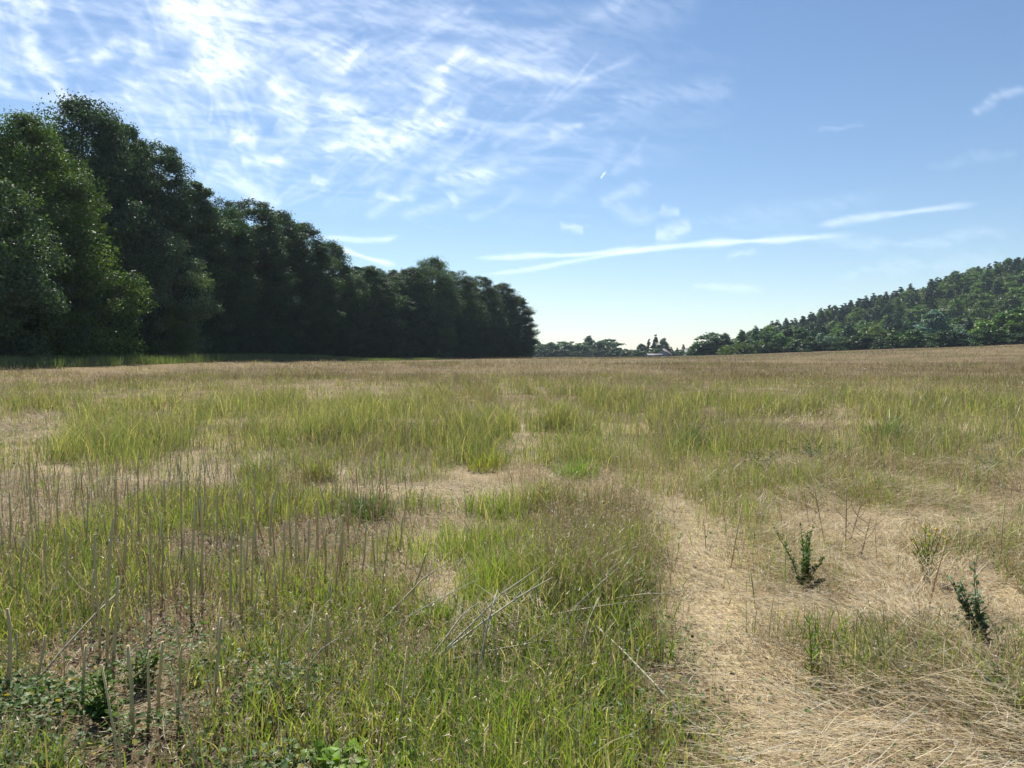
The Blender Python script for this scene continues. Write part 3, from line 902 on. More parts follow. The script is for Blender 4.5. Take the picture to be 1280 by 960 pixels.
# undergrowth between the forest trees: a mass nobody could count
def build_hill_mass():
    n = 90000
    a = rng.uniform(.27, .80, n); y = rng.uniform(350, 660, n); x = a * y
    z = ground(x, y)
    ok = z > 1.5
    x, y, z = x[ok], y[ok], z[ok]; m = len(x)
    P = np.stack([x, y, z + rng.uniform(.2, 3.5, m) * (.6 + .8 * vnoise(x / 9, y / 9, 8))], 1)
    Nn = rng.normal(size=(m, 3)) + np.array([0, 0, .8])
    t = fbm(x / 30, y / 30, 4, 2)[:, None]
    col = np.array([.05, .075, .028]) * (1 - t) + np.array([.075, .10, .03]) * t
    col = col * rng.uniform(.6, 1.35, (m, 1))
    V, F, Cc = leaf_quads(P, Nn, rng.uniform(1.2, 2.4, m), col, .8)
    link('forest_undergrowth', mesh_np('forest_undergrowth', V, F, Cc), M_TREE, kind='stuff', label='lower green canopy filling the gaps of the hillside forest')
build_hill_mass()

# ---- far trees beyond the end of the field
G3 = 'far trees beyond the end of the field'
far_list = [
    (668, 425, 18, (1.1, 1.25, 1.1), 'r', 'pale far tree half hidden by the end of the long wood'),
    (676, 431, 14, (.9, 1.0, 1.0), 'r', 'small far tree next to the end of the long wood'),
    (689, 429, 20, (.9, 1.0, 1.0), 'r', 'low domed far tree in the left part of the distant row'),
    (702, 428, 20, (1.0, 1.1, 1.0), 'r', 'far tree left of the tall thin-topped one'),
    (715, 428, 20, (.8, .95, .95), 'r', 'dark far tree just left of the tall thin-topped one'),
    (736, 421, 16, (.9, 1.0, 1.0), 's', 'tall thin-topped far tree in the middle of the distant row'),
    (727, 430, 18, (1.1, 1.2, 1.0), 'r', 'light far tree under the thin-topped one'),
    (748, 428, 20, (.8, .9, .9), 'r', 'far tree between the thin-topped and the broad one'),
    (761, 425, 24, (.75, .88, .85), 'r', 'broad dark far tree at the right end of the distant row'),
    (770, 432, 14, (.8, .95, .9), 'r', 'low far tree sloping down to the gap in the distant row'),
    (782, 437, 10, (.55, .7, .7), 'r', 'single small dark tree standing in the gap of the distant row'),
    (790, 438, 10, (.9, 1.1, .9), 'r', 'small light bush right of the gap'),
    (802, 431, 14, (.9, 1.05, 1.0), 'r', 'far tree left of the two pointed firs'),
    (811, 424, 9, (.6, .75, .8), 'c', 'left one of the two pointed firs by the house'),
    (819, 418, 12, (.6, .75, .8), 'c', 'taller right one of the two pointed firs by the house'),
    (829, 424, 13, (.95, 1.05, 1.1), 'r', 'loose grey-green tree right behind the house roof'),
    (824, 436, 16, (.6, .8, .6), 'r', 'dark bush in front of the left side of the house'),
    (839, 434, 7, (.45, .6, .6), 'c', 'small pointed conifer just right of the house'),
    (846, 435, 8, (.45, .6, .6), 'c', 'second small pointed conifer right of the house'),
    (854, 431, 8, (.5, .62, .62), 'c', 'tallest of the small pointed conifers right of the house'),
    (850, 440, 12, (1.1, 1.2, .8), 'r', 'round garden bush between the two roofs'),
    (859, 440, 10, (1.2, 1.3, .9), 'r', 'pale round garden bush left of the second roof'),
    (806, 440, 12, (.8, .95, .8), 'r', 'low garden bush left of the pale shed roof'),
]
def far_depth(px):
    return 560.0 if px < 775 else 520.0
for q, (px, yt, wpx, tint, k, lab) in enumerate(far_list):
    dep = far_depth(px) + (12 if k == 'c' or yt < 426 else 0) - (8 if 'garden' in lab or 'front' in lab else 0)
    x, y = at_depth(px, dep)
    nm = 'fir_tree' if k == 'c' else ('broadleaf_bush' if 'bush' in lab else 'broadleaf_tree')
    add_tree(nm, CONE if k == 'c' else FAR, q, x, y, height_for(px, yt - 1, dep, x, y) + .5, wpx / FPX * dep * (1.2 if k == 'c' else 1.5), lab, G3, tuple(1.35 * c for c in tint), cat='bush' if 'bush' in nm else 'tree', sink=.5)
for px in list(range(664, 775, 8)) + list(range(797, 872, 8)):
    dep = far_depth(px) - 10 + random.uniform(-3, 3)
    x, y = at_depth(px, dep)
    add_tree('hedge_bush', FAR, random.randrange(5), x, y, random.uniform(4, 7) if px < 775 else random.uniform(3.2, 5), random.uniform(8, 12), 'low bush in the distant hedge beyond the end of the field',
             'bushes of the distant hedge', (.75, .88, .8), cat='bush', sink=.4)

# ------------------------------------------------------------------ houses beyond the field
def box(bm_acc, x0, x1, y0, y1, z0, z1, col=(1, 1, 1)):
    V = np.array([[x0, y0, z0], [x1, y0, z0], [x1, y1, z0], [x0, y1, z0], [x0, y0, z1], [x1, y0, z1], [x1, y1, z1], [x0, y1, z1]], float)
    F = [np.array([[0, 3, 2, 1], [4, 5, 6, 7], [0, 1, 5, 4], [1, 2, 6, 5], [2, 3, 7, 6], [3, 0, 4, 7]])]
    bm_acc.add(V, F, np.tile(np.array(col, float), (8, 1)))

def gable(acc, x0, x1, y0, y1, z0, zr, th=.25, over=.5):
    """roof slabs, ridge along x"""
    ym = (y0 + y1) / 2
    for (ya, sgn) in ((y0 - over, 1), (y1 + over, -1)):
        ze = z0 - over * (zr - z0) / (ym - y0)
        a = [[x0 - over, ya, ze], [x1 + over, ya, ze], [x1 + over, ym, zr], [x0 - over, ym, zr]]
        V = np.array(a + [[p[0], p[1], p[2] + th] for p in a], float)
        acc.add(V, [np.array([[0, 3, 2, 1], [4, 5, 6, 7], [0, 1, 5, 4], [1, 2, 6, 5], [2, 3, 7, 6], [3, 0, 4, 7]])], np.ones((8, 3)))

M_WALL = mat_simple('house_plaster', (.30, .28, .25))
M_ROOFD = mat_simple('dark_roof_tiles', (.075, .06, .055), .6, 20)
M_ROOFG = mat_simple('grey_roof_sheets', (.10, .095, .095), .7, 3, .12)
M_GLASS = mat_simple('window_glass', (.04, .05, .06), .1)
M_BRICK = mat_simple('chimney_brick', (.25, .12, .08), .9, 30)
M_BOARD = mat_simple('shed_boards', (.20, .14, .09), .8, 12)

def house(px, ytop, dep, w, dp, hw, hr, rot, label, roofm, wallm, name='farm_house', cat='house', chimney=True):
    x, y = at_depth(px, dep)
    e = bpy.data.objects.new(name, None); C.objects.link(e)
    e.location = (x, y, min(g1(x, y) - .1, EYE + (445 - ytop) / FPX * dep - hr)); e.rotation_euler = (0, 0, rot)
    e['label'] = label; e['category'] = cat
    a = Acc(); box(a, -w / 2, w / 2, -dp / 2, dp / 2, 0, hw)
    V = np.array([[sx * (w / 2), yy_, zz] for sx in (-1, 1) for (yy_, zz) in ((-dp / 2, hw), (dp / 2, hw), (0, hr - .05))], float)
    a.add(V, [np.array([[0, 1, 2], [3, 5, 4]])], np.ones((6, 3)))
    link('wall', a.mesh('wall'), wallm, e)
    a = Acc(); gable(a, -w / 2, w / 2, -dp / 2, dp / 2, hw, hr)
    rf = link('roof', a.mesh('roof'), roofm, e)
    if chimney:
        a = Acc(); box(a, w * .18, w * .18 + .8, -.4, .4, hr - 1.2, hr + .9)
        link('chimney', a.mesh('chimney'), M_BRICK, rf)
    for wx in np.linspace(-w * .34, w * .34, 3):
        a = Acc(); box(a, wx - .6, wx + .6, -dp / 2 - .05, -dp / 2 + .05, hw * .35, hw * .35 + 1.3)
        wf = link('window', a.mesh('window'), M_ROOFG, e)
        a = Acc(); box(a, wx - .5, wx + .5, -dp / 2 - .08, -dp / 2 - .053, hw * .35 + .1, hw * .35 + 1.2)
        link('pane', a.mesh('pane'), M_GLASS, wf)
    a = Acc(); box(a, w * .12, w * .12 + 1.0, -dp / 2 - .06, -dp / 2 + .04, .05, 2.1)
    link('door', a.mesh('door'), M_BOARD, e)
    return e
house(830, 436.5, 498, 8, 8, 2.8, 6.3, math.radians(64), 'dark-roofed house with steep gable beside the two pointed firs', M_ROOFD, M_WALL)
house(818, 442.5, 486, 9, 5, 1.9, 2.9, math.radians(4), 'low shed with a long pale roof in front of the dark-roofed house', M_ROOFG, M_BOARD, 'low_shed', 'shed', False)
house(866, 437, 495, 10, 7, 2.6, 5.0, math.radians(-8), 'grey-roofed house between garden bushes, right of the dark-roofed one', M_ROOFG, M_WALL)

# ------------------------------------------------------------------ foreground plants and stalks, one by one
def ground_pt(px, py):
    x, y = on_ground(px, py)
    return x, y

def stalk_mesh(h, r, seed, side=False):
    rs = random.Random(seed)
    a = Acc()
    pts = []; rad = []
    bx = by = 0
    n = 6
    for i in range(n + 1):
        t = i / n
        pts.append((bx, by, -.03 + (h + .03) * t)); rad.append(r * (1.15 - .35 * t) * rs.uniform(.92, 1.12))
        bx += rs.uniform(-.012, .012) * h * 1.5; by += rs.uniform(-.012, .012) * h * 1.5
    base = rs.choice([(.48, .41, .20), (.52, .40, .19), (.42, .37, .16), (.46, .29, .14)])
    tube(a, pts, rad, 7, base)
    if side:
        p = np.array(pts[4]); an = rs.uniform(0, 6.28)
        q = p + np.array([math.cos(an) * .3 * h, math.sin(an) * .3 * h, .35 * h])
        tube(a, [p, (p + q) / 2 + np.array([0, 0, -.02]), q], [r * .5, r * .4, r * .22], 5, base)
    me = a.mesh('stubble_stalk'); me.materials.append(M_STALK)
    at = me.attributes['Col']
    n_ = len(me.vertices)
    c = np.zeros(n_ * 4, np.float32); at.data.foreach_get('color', c); c = c.reshape(-1, 4)
    co = np.zeros(n_ * 3, np.float32); me.vertices.foreach_get('co', co); co = co.reshape(-1, 3)
    m_ = (.82 + .35 * vnoise(co[:, 2] * 40 + seed, co[:, 0] * 300, seed))[:, None]
    c[:, :3] *= m_
    at.data.foreach_set('color', c.ravel())
    return me

stalk_protos = [stalk_mesh(.36, r * 1.12, s, side=(s % 3 == 1)) for s, r in enumerate([.0055, .0065, .005, .006, .0045, .007, .005, .0055])]
rs = random.Random(3)
hand = [  # px, py base, height px, lean px
    (105, 903, 98, -3), (165, 921, 118, -4), (184, 911, 100, 0), (198, 890, 92, 3), (224, 914, 112, 9), (8, 878, 118, -2), (43, 868, 75, 14), (118, 800, 92, 6),
    (133, 835, 190, 4), (139, 838, 120, 8), (125, 822, 160, -2), (268, 880, 112, 6), (345, 880, 105, 14), (404, 840, 74, 4), (299, 775, 130, 6), (288, 790, 128, 4),
    (238, 770, 140, 6), (252, 745, 125, 2), (312, 770, 118, 5), (190, 745, 112, -2), (205, 752, 108, 3), (150, 742, 100, 5), (86, 752, 95, -1), (60, 765, 100, 2), (26, 760, 90, 0),
    (352, 742, 92, 2), (368, 728, 96, 3), (385, 738, 90, -1), (408, 742, 84, 3), (424, 722, 80, 5), (452, 730, 78, 8), (470, 722, 62, -2), (337, 700, 84, 2), (318, 696, 88, 1),
    (270, 690, 86, 2), (228, 688, 90, -1), (175, 690, 92, 3), (142, 684, 86, 0), (108, 690, 82, 2), (72, 680, 78, 3), (42, 690, 84, -2), (12, 700, 86, 1),
    (498, 702, 60, 4), (514, 748, 60, 16), (436, 690, 60, 2), (395, 690, 66, 0), (362, 680, 70, 1), (300, 668, 60, 3), (250, 662, 60, -2), (205, 660, 62, 2), (160, 655, 60, 0)]
for q, (px, py, hp, ln) in enumerate(hand):
    x, y = ground_pt(px, py)
    o = bpy.data.objects.new('stubble_stalk', stalk_protos[q % 8])
    C.objects.link(o)
    o.location = (x, y, g1(x, y))
    s = hp / FPX * y / .36
    o.scale = (1.15, 1.15, s)
    o.rotation_euler = (rs.uniform(-.06, .06), math.atan2(ln, hp), 0)
    big = {0: 'pale cut stalk standing alone among the creeping leaves, lower left', 4: 'thick pale cut stalk leaning right, lower left', 8: 'tallest stalk of the dense bunch at the lower left',
           5: 'thick cut stalk at the very left edge'}
    o['label'] = big.get(q, 'upright cut brown-grey plant stalk in the stubble on the left')
    o['category'] = 'stalk'; o['group'] = 'cut stalks of the stubble'

def build_stubble():
    a = Acc()
    tmpl = []
    n = 0
    xs, ys = sample_wedge(3.0, 15, 9000)
    px, py = to_px(xs, ys)
    rows = smooth(.35, .6, vnoise(xs * 3.2, ys * .35, 17))
    dens = (1 - smooth(430, 560, px)) * (.28 + .5 * rows) * (1 - .75 * smooth(8, 11, ys)) * (1 - .75 * (1 - smooth(4.1, 4.9, ys)))
    dens = np.maximum(dens, .03)
    k = rng.uniform(0, 1, len(xs)) < dens * .72
    for x, y in zip(xs[k], ys[k]):
        h = rs.uniform(.22, .50); r = rs.uniform(.0024, .0052)
        z = g1(x, y)
        lx, ly = rs.gauss(0, .09) * h * 1.3, rs.gauss(0, .09) * h * 1.3
        col = rs.choice([(.48, .41, .20), (.52, .40, .19), (.42, .37, .16), (.42, .26, .13), (.34, .34, .15)])
        tube(a, [(x, y, z - .02), (x + lx * .5 + rs.uniform(-.006, .006), y + ly * .5, z + h * .5), (x + lx, y + ly, z + h)], [r * 1.15, r, r * .8], 5, col)
    link('stubble', a.mesh('stubble'), M_STALK, kind='stuff', label='thin cut stalks crowding the left half of the foreground')
build_stubble()

# fallen stalks lying across the centre
fallen = [((538, 842), (600, 752), .10, .30), ((545, 838), (672, 716), .08, .42), ((556, 836), (735, 800), .06, .16), ((500, 842), (548, 838), .03, .05), ((592, 868), (622, 740), .02, .42),
          ((470, 790), (560, 700), .05, .30), ((480, 800), (600, 724), .06, .28), ((718, 845), (748, 752), .02, .30), ((560, 830), (690, 728), .10, .30), ((610, 800), (800, 756), .08, .20),
          ((742, 770), (850, 748), .10, .22), ((350, 826), (412, 752), .02, .30), ((365, 860), (425, 800), .03, .20), ((40, 860), (150, 740), .03, .30), ((745, 800), (860, 900), .10, .05),
          ((700, 790), (772, 716), .06, .30), ((1000, 905), (1060, 870), .05, .10)]
for q, ((px0, py0), (px1, py1), z0, z1) in enumerate(fallen):
    x0, y0 = ground_pt(px0, py0)
    # far end: on the ray through its pixel at its own height
    d = ray(px1, py1); t = (z1 - EYE) / d[2]
    e = np.array([d[0] * t, d[1] * t, z1 + g1(d[0] * t, d[1] * t)])
    s = np.array([x0, y0, z0 + g1(x0, y0) - .02])
    L_ = np.linalg.norm(e - s)
    if L_ > 1.3:
        e = s + (e - s) * 1.3 / L_
    a = Acc()
    m1 = s * .67 + e * .33 + np.array([0, 0, .015]); m2 = s * .33 + e * .67 + np.array([rs.uniform(-.02, .02), 0, .02])
    r = rs.uniform(.0035, .006)
    tube(a, [s, m1, m2, e], [r * 1.2, r, r * .8, r * .5], 6, rs.choice([(.42, .37, .24), (.33, .29, .19), (.38, .36, .27)]))
    for b in range(2):
        tt = rs.uniform(.5, .9); p = s * (1 - tt) + e * tt + np.array([0, 0, .015])
        qn = p + (e - s) * .18 + np.array([rs.uniform(-.06, .06), rs.uniform(-.06, .06), rs.uniform(.02, .09)])
        tube(a, [p, (p + qn) / 2, qn], [r * .5, r * .4, r * .2], 4, (.36, .31, .2))
    o = link('fallen_stalk', a.mesh('fallen_stalk'), M_STALK)
    o['label'] = 'broken stalk lying aslant over the grass' + (' in the tangle at the centre foreground' if q < 11 else ' away from the central tangle')
    o['category'] = 'stalk'; o['group'] = 'fallen stalks in the central tangle' if q < 11 else 'scattered fallen stalks'

# dead branched stems on the right
for q, (px, py, hp, ln) in enumerate([(1057, 690, 78, 0), (1031, 680, 70, -14), (1063, 676, 60, 16), (1076, 696, 52, 12), (1012, 658, 46, -8)]):
    x, y = ground_pt(px, py); z = g1(x, y); h = hp / FPX * y
    a = Acc(); lx = ln / FPX * y
    c = (.20, .15, .08)
    P = lambda t: np.array([x + lx * t, y, z + h * t])
    tube(a, [P(-.05), P(.4), P(1)], [.006, .0045, .0025], 6, c)
    for b in range(5):
        t = .25 + .14 * b; sg = 1 if b % 2 else -1
        p = P(t); e = p + np.array([sg * rs.uniform(.05, .12), rs.uniform(-.05, .05), rs.uniform(.08, .16)])
        tube(a, [p, (p + e) / 2 + np.array([sg * .012, 0, -.005]), e], [.0028, .0022, .0012], 4, c)
    o = link('dead_stem', a.mesh('dead_stem'), M_STALK)
    o['label'] = ['straight dead brown stem with forked twigs in the middle of the small bunch', 'dead brown stem leaning left, behind the leafy green weed', 'dead brown stem forking to the right of the straight one',
                  'short dead brown stem nearest the matted hay', 'small faint dead stem at the left of the bunch'][q]
    o['category'] = 'dead stem'; o['group'] = 'dead branched stems on the straw'

def weed(px, py, hp, nst, spread, leaf, nl, colA, colB, label, name='leafy_weed', asp=.35, updir=.7, stemc=(.10, .13, .04), top_flower=None, lean=0.0, seed=0):
    """a plant of several leafy stems: stems and foliage are its parts"""
    r_ = random.Random(seed + 77)
    x, y = ground_pt(px, py); z = g1(x, y); h = hp / FPX * math.hypot(x, y)
    e = bpy.data.objects.new(name, None); C.objects.link(e)
    e.location = (x, y, z); e['label'] = label; e['category'] = 'weed' ; e['group'] = 'leafy weeds in the field'
    st = Acc(); P = []; Ax = []; Nn = []; S_ = []
    tips = []
    for k in range(int(nst * 1.5)):
        an = r_.uniform(0, 6.28); rr = spread * 1.5 * r_.uniform(.25, 1) * h; hh = h * r_.uniform(.25, 1) if k else h
        s = np.array([r_.gauss(0, .012), r_.gauss(0, .012), -.01])
        tpt = np.array([math.cos(an) * rr + lean * h, math.sin(an) * rr, hh])
        if k == 0: tpt[:2] *= .3; tpt[0] += lean * h * .7
        m = s * .5 + tpt * .5 + np.array([-tpt[0] * .12, -tpt[1] * .12, .02 * h])
        tube(st, [s, m, tpt], [.0038, .003, .0015], 5, stemc)
        tips.append(tpt)
        for j in range(int(nl * 1.7)):
            t = r_.uniform(.08, 1) ** .8
            p = (1 - t) ** 2 * s + 2 * t * (1 - t) * (2 * m - .5 * s - .5 * tpt) + t * t * tpt
            a2 = r_.uniform(0, 6.28)
            ax = np.array([math.cos(a2), math.sin(a2), updir * r_.uniform(.3, 1.4)])
            P.append(p); Ax.append(ax); Nn.append(np.cross(ax, [-math.sin(a2), math.cos(a2), 0]) * -1 + np.array([r_.gauss(0, .25), r_.gauss(0, .25), .2])); S_.append(leaf * 1.05 * (1.2 - .6 * t) * r_.uniform(.6, 1.2))
    link('stem', st.mesh('stem'), M_LEAF, e)
    n = len(P)
    col = jitter(n, np.array(colA), np.array(colB), .2)
    fo = Acc(); fo.add(*leaf_quads(np.array(P), np.array(Nn), np.array(S_), col, asp, axis=np.array(Ax), fold=.10))
    link('foliage', fo.mesh('foliage'), M_LEAF, e)
    if top_flower:
        fl = Acc(); FP = []; 
        for tpt in tips:
            for j in range(2):
                FP.append(tpt + np.array([r_.gauss(0, .012), r_.gauss(0, .012), r_.uniform(-.02, .01)]))
        FP = np.array(FP); m = len(FP)
        fl.add(*leaf_quads(FP, rng.normal(size=(m, 3)) + np.array([0, 0, 1]), np.full(m, .016), np.tile(np.array(top_flower), (m, 1)), .9))
        link('flower', fl.mesh('flower'), M_LEAF, e)
    return e

def tuft(px, py, hp, nst, spread, leaf, nl, colA, colB, label, name='grass_tuft', seed=0):
    """one clump of long arching blades with its dead blades as a part"""
    x, y = ground_pt(px, py); z = g1(x, y); h = hp / FPX * math.hypot(x, y)
    e = bpy.data.objects.new(name, None); C.objects.link(e)
    e.location = (x, y, z); e['label'] = label; e['category'] = 'grass clump'; e['group'] = 'separate grass clumps in the field'
    for nm, n, ca, cb, mt, hf in (('blade', 420, colA, colB, M_GRASS, 1.0), ('dead_blade', 130, (.40, .32, .18), (.28, .2, .1), M_DRY, .8)):
        an = rng.uniform(0, 6.283, n); r0 = (.35 + spread) * h * .9 * rng.uniform(0, 1, n) ** .7
        base = np.stack([np.cos(an) * r0, np.sin(an) * r0, np.full(n, -.01)], 1)
        hh = h * hf * rng.uniform(.2, 1.0, n) ** 1.2 * (1 - .5 * (r0 / (r0.max())) ** 2); a2 = an + rng.normal(0, 1.2, n); ln = hh * rng.uniform(.05, 1.1, n)
        off = np.stack([np.cos(a2) * ln, np.sin(a2) * ln, hh], 1)
        cur = np.stack([np.cos(a2) * ln, np.sin(a2) * ln, -hh * .4], 1)
        c = jitter(n, np.array(ca), np.array(cb), .3)
        a = Acc(); a.add(*strips(base, off, rng.uniform(.004, .008, n) * max(1, y / 9), 3, cur, c * .9, c * 1.1))
        link(nm, a.mesh(nm), mt, e, kind='stuff')
    return e

DK = (.07, .13, .038); MD = (.09, .16, .035); YG = (.22, .30, .05); BL = (.07, .12, .06)
weed(1004, 742, 84, 9, .26, .035, 34, DK, MD, 'upright dark green leafy weed on the straw right of the bare path', asp=.6, updir=1.0, lean=-.08, seed=1)
weed(1228, 822, 100, 7, .30, .048, 17, BL, (.11, .17, .08), 'blue-green broad-leaved weed at the right edge', asp=.6, updir=.5, lean=-.12, seed=2)
weed(1158, 728, 62, 7, .25, .04, 20, (.17, .22, .05), YG, 'yellowish weed with small yellow tips between the two dark weeds', asp=.3, updir=1.3, top_flower=(.75, .60, .05), seed=3)
weed(1017, 860, 90, 5, .3, .06, 9, MD, YG, 'thin light green weed below the dark green leafy one', asp=.22, updir=1.2, seed=4)
tuft(461, 650, 56, 16, .30, .07, 26, (.04, .08, .02), (.06, .11, .025), 'dense dark green tuft standing alone on bare straw', 'dark_tuft', seed=5)
weed(950, 592, 26, 9, .9, .06, 22, BL, DK, 'low spreading dark weed at the border of the tall grass and the straw', asp=.5, updir=.4, seed=6)
tuft(865, 560, 40, 16, .35, .10, 18, BL, DK, 'dark green clump rising from the tall grass right of centre', 'dark_tuft', seed=7)
weed(1020, 582, 30, 9, 1.1, .07, 18, BL, DK, 'wide low dark weed right of the border weed', asp=.45, updir=.5, seed=8)
tuft(1112, 556, 44, 16, .4, .12, 20, (.06, .11, .035), MD, 'bushy green clump beside the pale straw streak on the right', 'dark_tuft', seed=9)
weed(1240, 600, 24, 9, .9, .07, 14, BL, DK, 'low dark weed near the right edge under the tall grass', asp=.45, updir=.5, seed=10)
tuft(322, 600, 46, 18, .28, .12, 22, (.13, .18, .04), (.22, .24, .06), 'tall yellow-green clump at the near border of the left meadow', 'reedy_tuft', seed=11)
tuft(398, 600, 42, 16, .28, .12, 22, (.15, .18, .04), (.25, .24, .07), 'second yellow-green clump right of the tall one in the left meadow', 'reedy_tuft', seed=12)
tuft(610, 588, 34, 16, .5, .11, 22, (.20, .24, .04), (.30, .30, .05), 'bright yellow-green clump left of the pale track in mid field', 'reedy_tuft', seed=13)
tuft(720, 592, 34, 16, .7, .10, 22, (.12, .22, .03), (.18, .30, .04), 'fresh green clump right of the pale track in mid field', 'reedy_tuft', seed=14)
weed(432, 972, 36, 8, .8, .10, 7, (.14, .26, .02), (.20, .34, .03), 'bright light green broad-leaved weed at the bottom edge', asp=.7, updir=.25, seed=15)
weed(500, 968, 26, 6, .9, .09, 7, (.10, .20, .02), (.15, .28, .03), 'low light green leaves right of the bright weed at the bottom edge', asp=.5, updir=.3, seed=16)
weed(132, 905, 62, 8, .35, .05, 16, (.06, .13, .02), (.12, .2, .03), 'dark green nettle-like weed at the foot of the stalk bunch', asp=.55, updir=.4, seed=17)
weed(180, 862, 46, 6, .5, .05, 12, (.07, .13, .02), (.12, .2, .03), 'green broad-leaved weed between the thick pale stalks', asp=.55, updir=.3, seed=18)
weed(1262, 905, 60, 8, .5, .05, 12, DK, MD, 'sprawling green weed below the blue-green one at the right edge', asp=.6, updir=.3, seed=19)
weed(800, 752, 40, 6, .5, .035, 14, BL, MD, 'small grey-green weed at the right end of the fallen stalks', asp=.5, updir=.4, seed=20)
tuft(545, 780, 44, 9, .35, .09, 12, (.14, .24, .03), (.2, .32, .04), 'bright green grassy tuft left of the bare streak', 'reedy_tuft', seed=21)
tuft(640, 905, 60, 6, .3, .12, 8, (.14, .24, .03), (.22, .34, .04), 'broad bright blades rising in the lush grass at the bottom centre', 'reedy_tuft', seed=22)

# ------------------------------------------------------------------ clouds: thin sheets of ice cloud, 9 km up, lit by the sun
def mat_cloud(name):
    m = bpy.data.materials.new(name); m.use_nodes = True
    t = m.node_tree; t.nodes.clear(); L = t.links.new
    a = t.nodes.new('ShaderNodeAttribute'); a.attribute_name = 'Col'
    tl = t.nodes.new('ShaderNodeBsdfTranslucent'); tl.inputs[0].default_value = (1, 1, 1, 1)
    tp = t.nodes.new('ShaderNodeBsdfTransparent')
    mx = t.nodes.new('ShaderNodeMixShader')
    L(a.outputs['Fac'], mx.inputs[0]); L(tp.outputs[0], mx.inputs[1]); L(tl.outputs[0], mx.inputs[2])
    o = t.nodes.new('ShaderNodeOutputMaterial'); L(mx.outputs[0], o.inputs[0])
    return m
M_CLOUD = mat_cloud('ice_cloud')

def stroke(px, py, pts, w, amp, taper=True, wob=0.0, seed=0):
    """soft line through photo points, returns density 0..1"""
    pts = np.array(pts, float)
    best = np.full(px.shape, 1e9); tb = np.zeros(px.shape)
    seg = np.linalg.norm(pts[1:] - pts[:-1], axis=1); cum = np.concatenate([[0], np.cumsum(seg)]); tot = cum[-1]
    for i in range(len(pts) - 1):
        d = pts[i + 1] - pts[i]
        t = np.clip(((px - pts[i, 0]) * d[0] + (py - pts[i, 1]) * d[1]) / (d @ d), 0, 1)
        q = np.hypot(px - pts[i, 0] - t * d[0], py - pts[i, 1] - t * d[1])
        m = q < best
        best = np.where(m, q, best); tb = np.where(m, (cum[i] + t * seg[i]) / tot, tb)
    ww = w * (.55 + .9 * vnoise(tb * tot / 40, tb * 0, seed))
    prof = np.exp(-(best / ww) ** 2)
    end = smooth(0, .12, tb) * smooth(0, .25, 1 - tb) if taper else smooth(0, .02, tb) * smooth(0, .02, 1 - tb)
    return amp * prof * end

def sheet(name, density, az0, az1, el0, el1, step, alt, label, cat=None, kind=None, thr=.012):
    az = np.radians(np.arange(az0, az1, step)); el = np.radians(np.arange(el0, el1, step))
    A, E = np.meshgrid(az, el)
    r = alt / np.tan(E)
    x = r * np.sin(A); y = r * np.cos(A)
    # pixel of that direction in the photograph
    dx = np.sin(A) * np.cos(E); dy = np.cos(A) * np.cos(E); dz = np.sin(E)
    f = dy * cp - dz * sp; u = dy * sp + dz * cp
    px = 640 + FPX * dx / f; py = 480 - FPX * u / f
    D = np.clip(density(px, py, x / alt, y / alt), 0, 1)
    h, w = D.shape
    i = np.arange(h - 1)[:, None] * w + np.arange(w - 1)[None]
    F = np.stack([i, i + 1, i + w + 1, i + w], -1).reshape(-1, 4)
    dm = D.ravel()
    k = np.max(dm[F], 1) > thr
    F = F[k]
    used = np.unique(F); remap = np.full(len(dm), -1); remap[used] = np.arange(len(used))
    V = np.stack([x.ravel(), y.ravel(), np.full(dm.shape, float(alt))], 1)[used]
    c = np.repeat(np.maximum(dm[used] - thr * .9, 0)[:, None], 3, 1)
    o = link(name, mesh_np(name, V, [remap[F]], c), M_CLOUD)
    o['label'] = label
    if kind: o['kind'] = kind
    if cat: o['category'] = cat
    return o

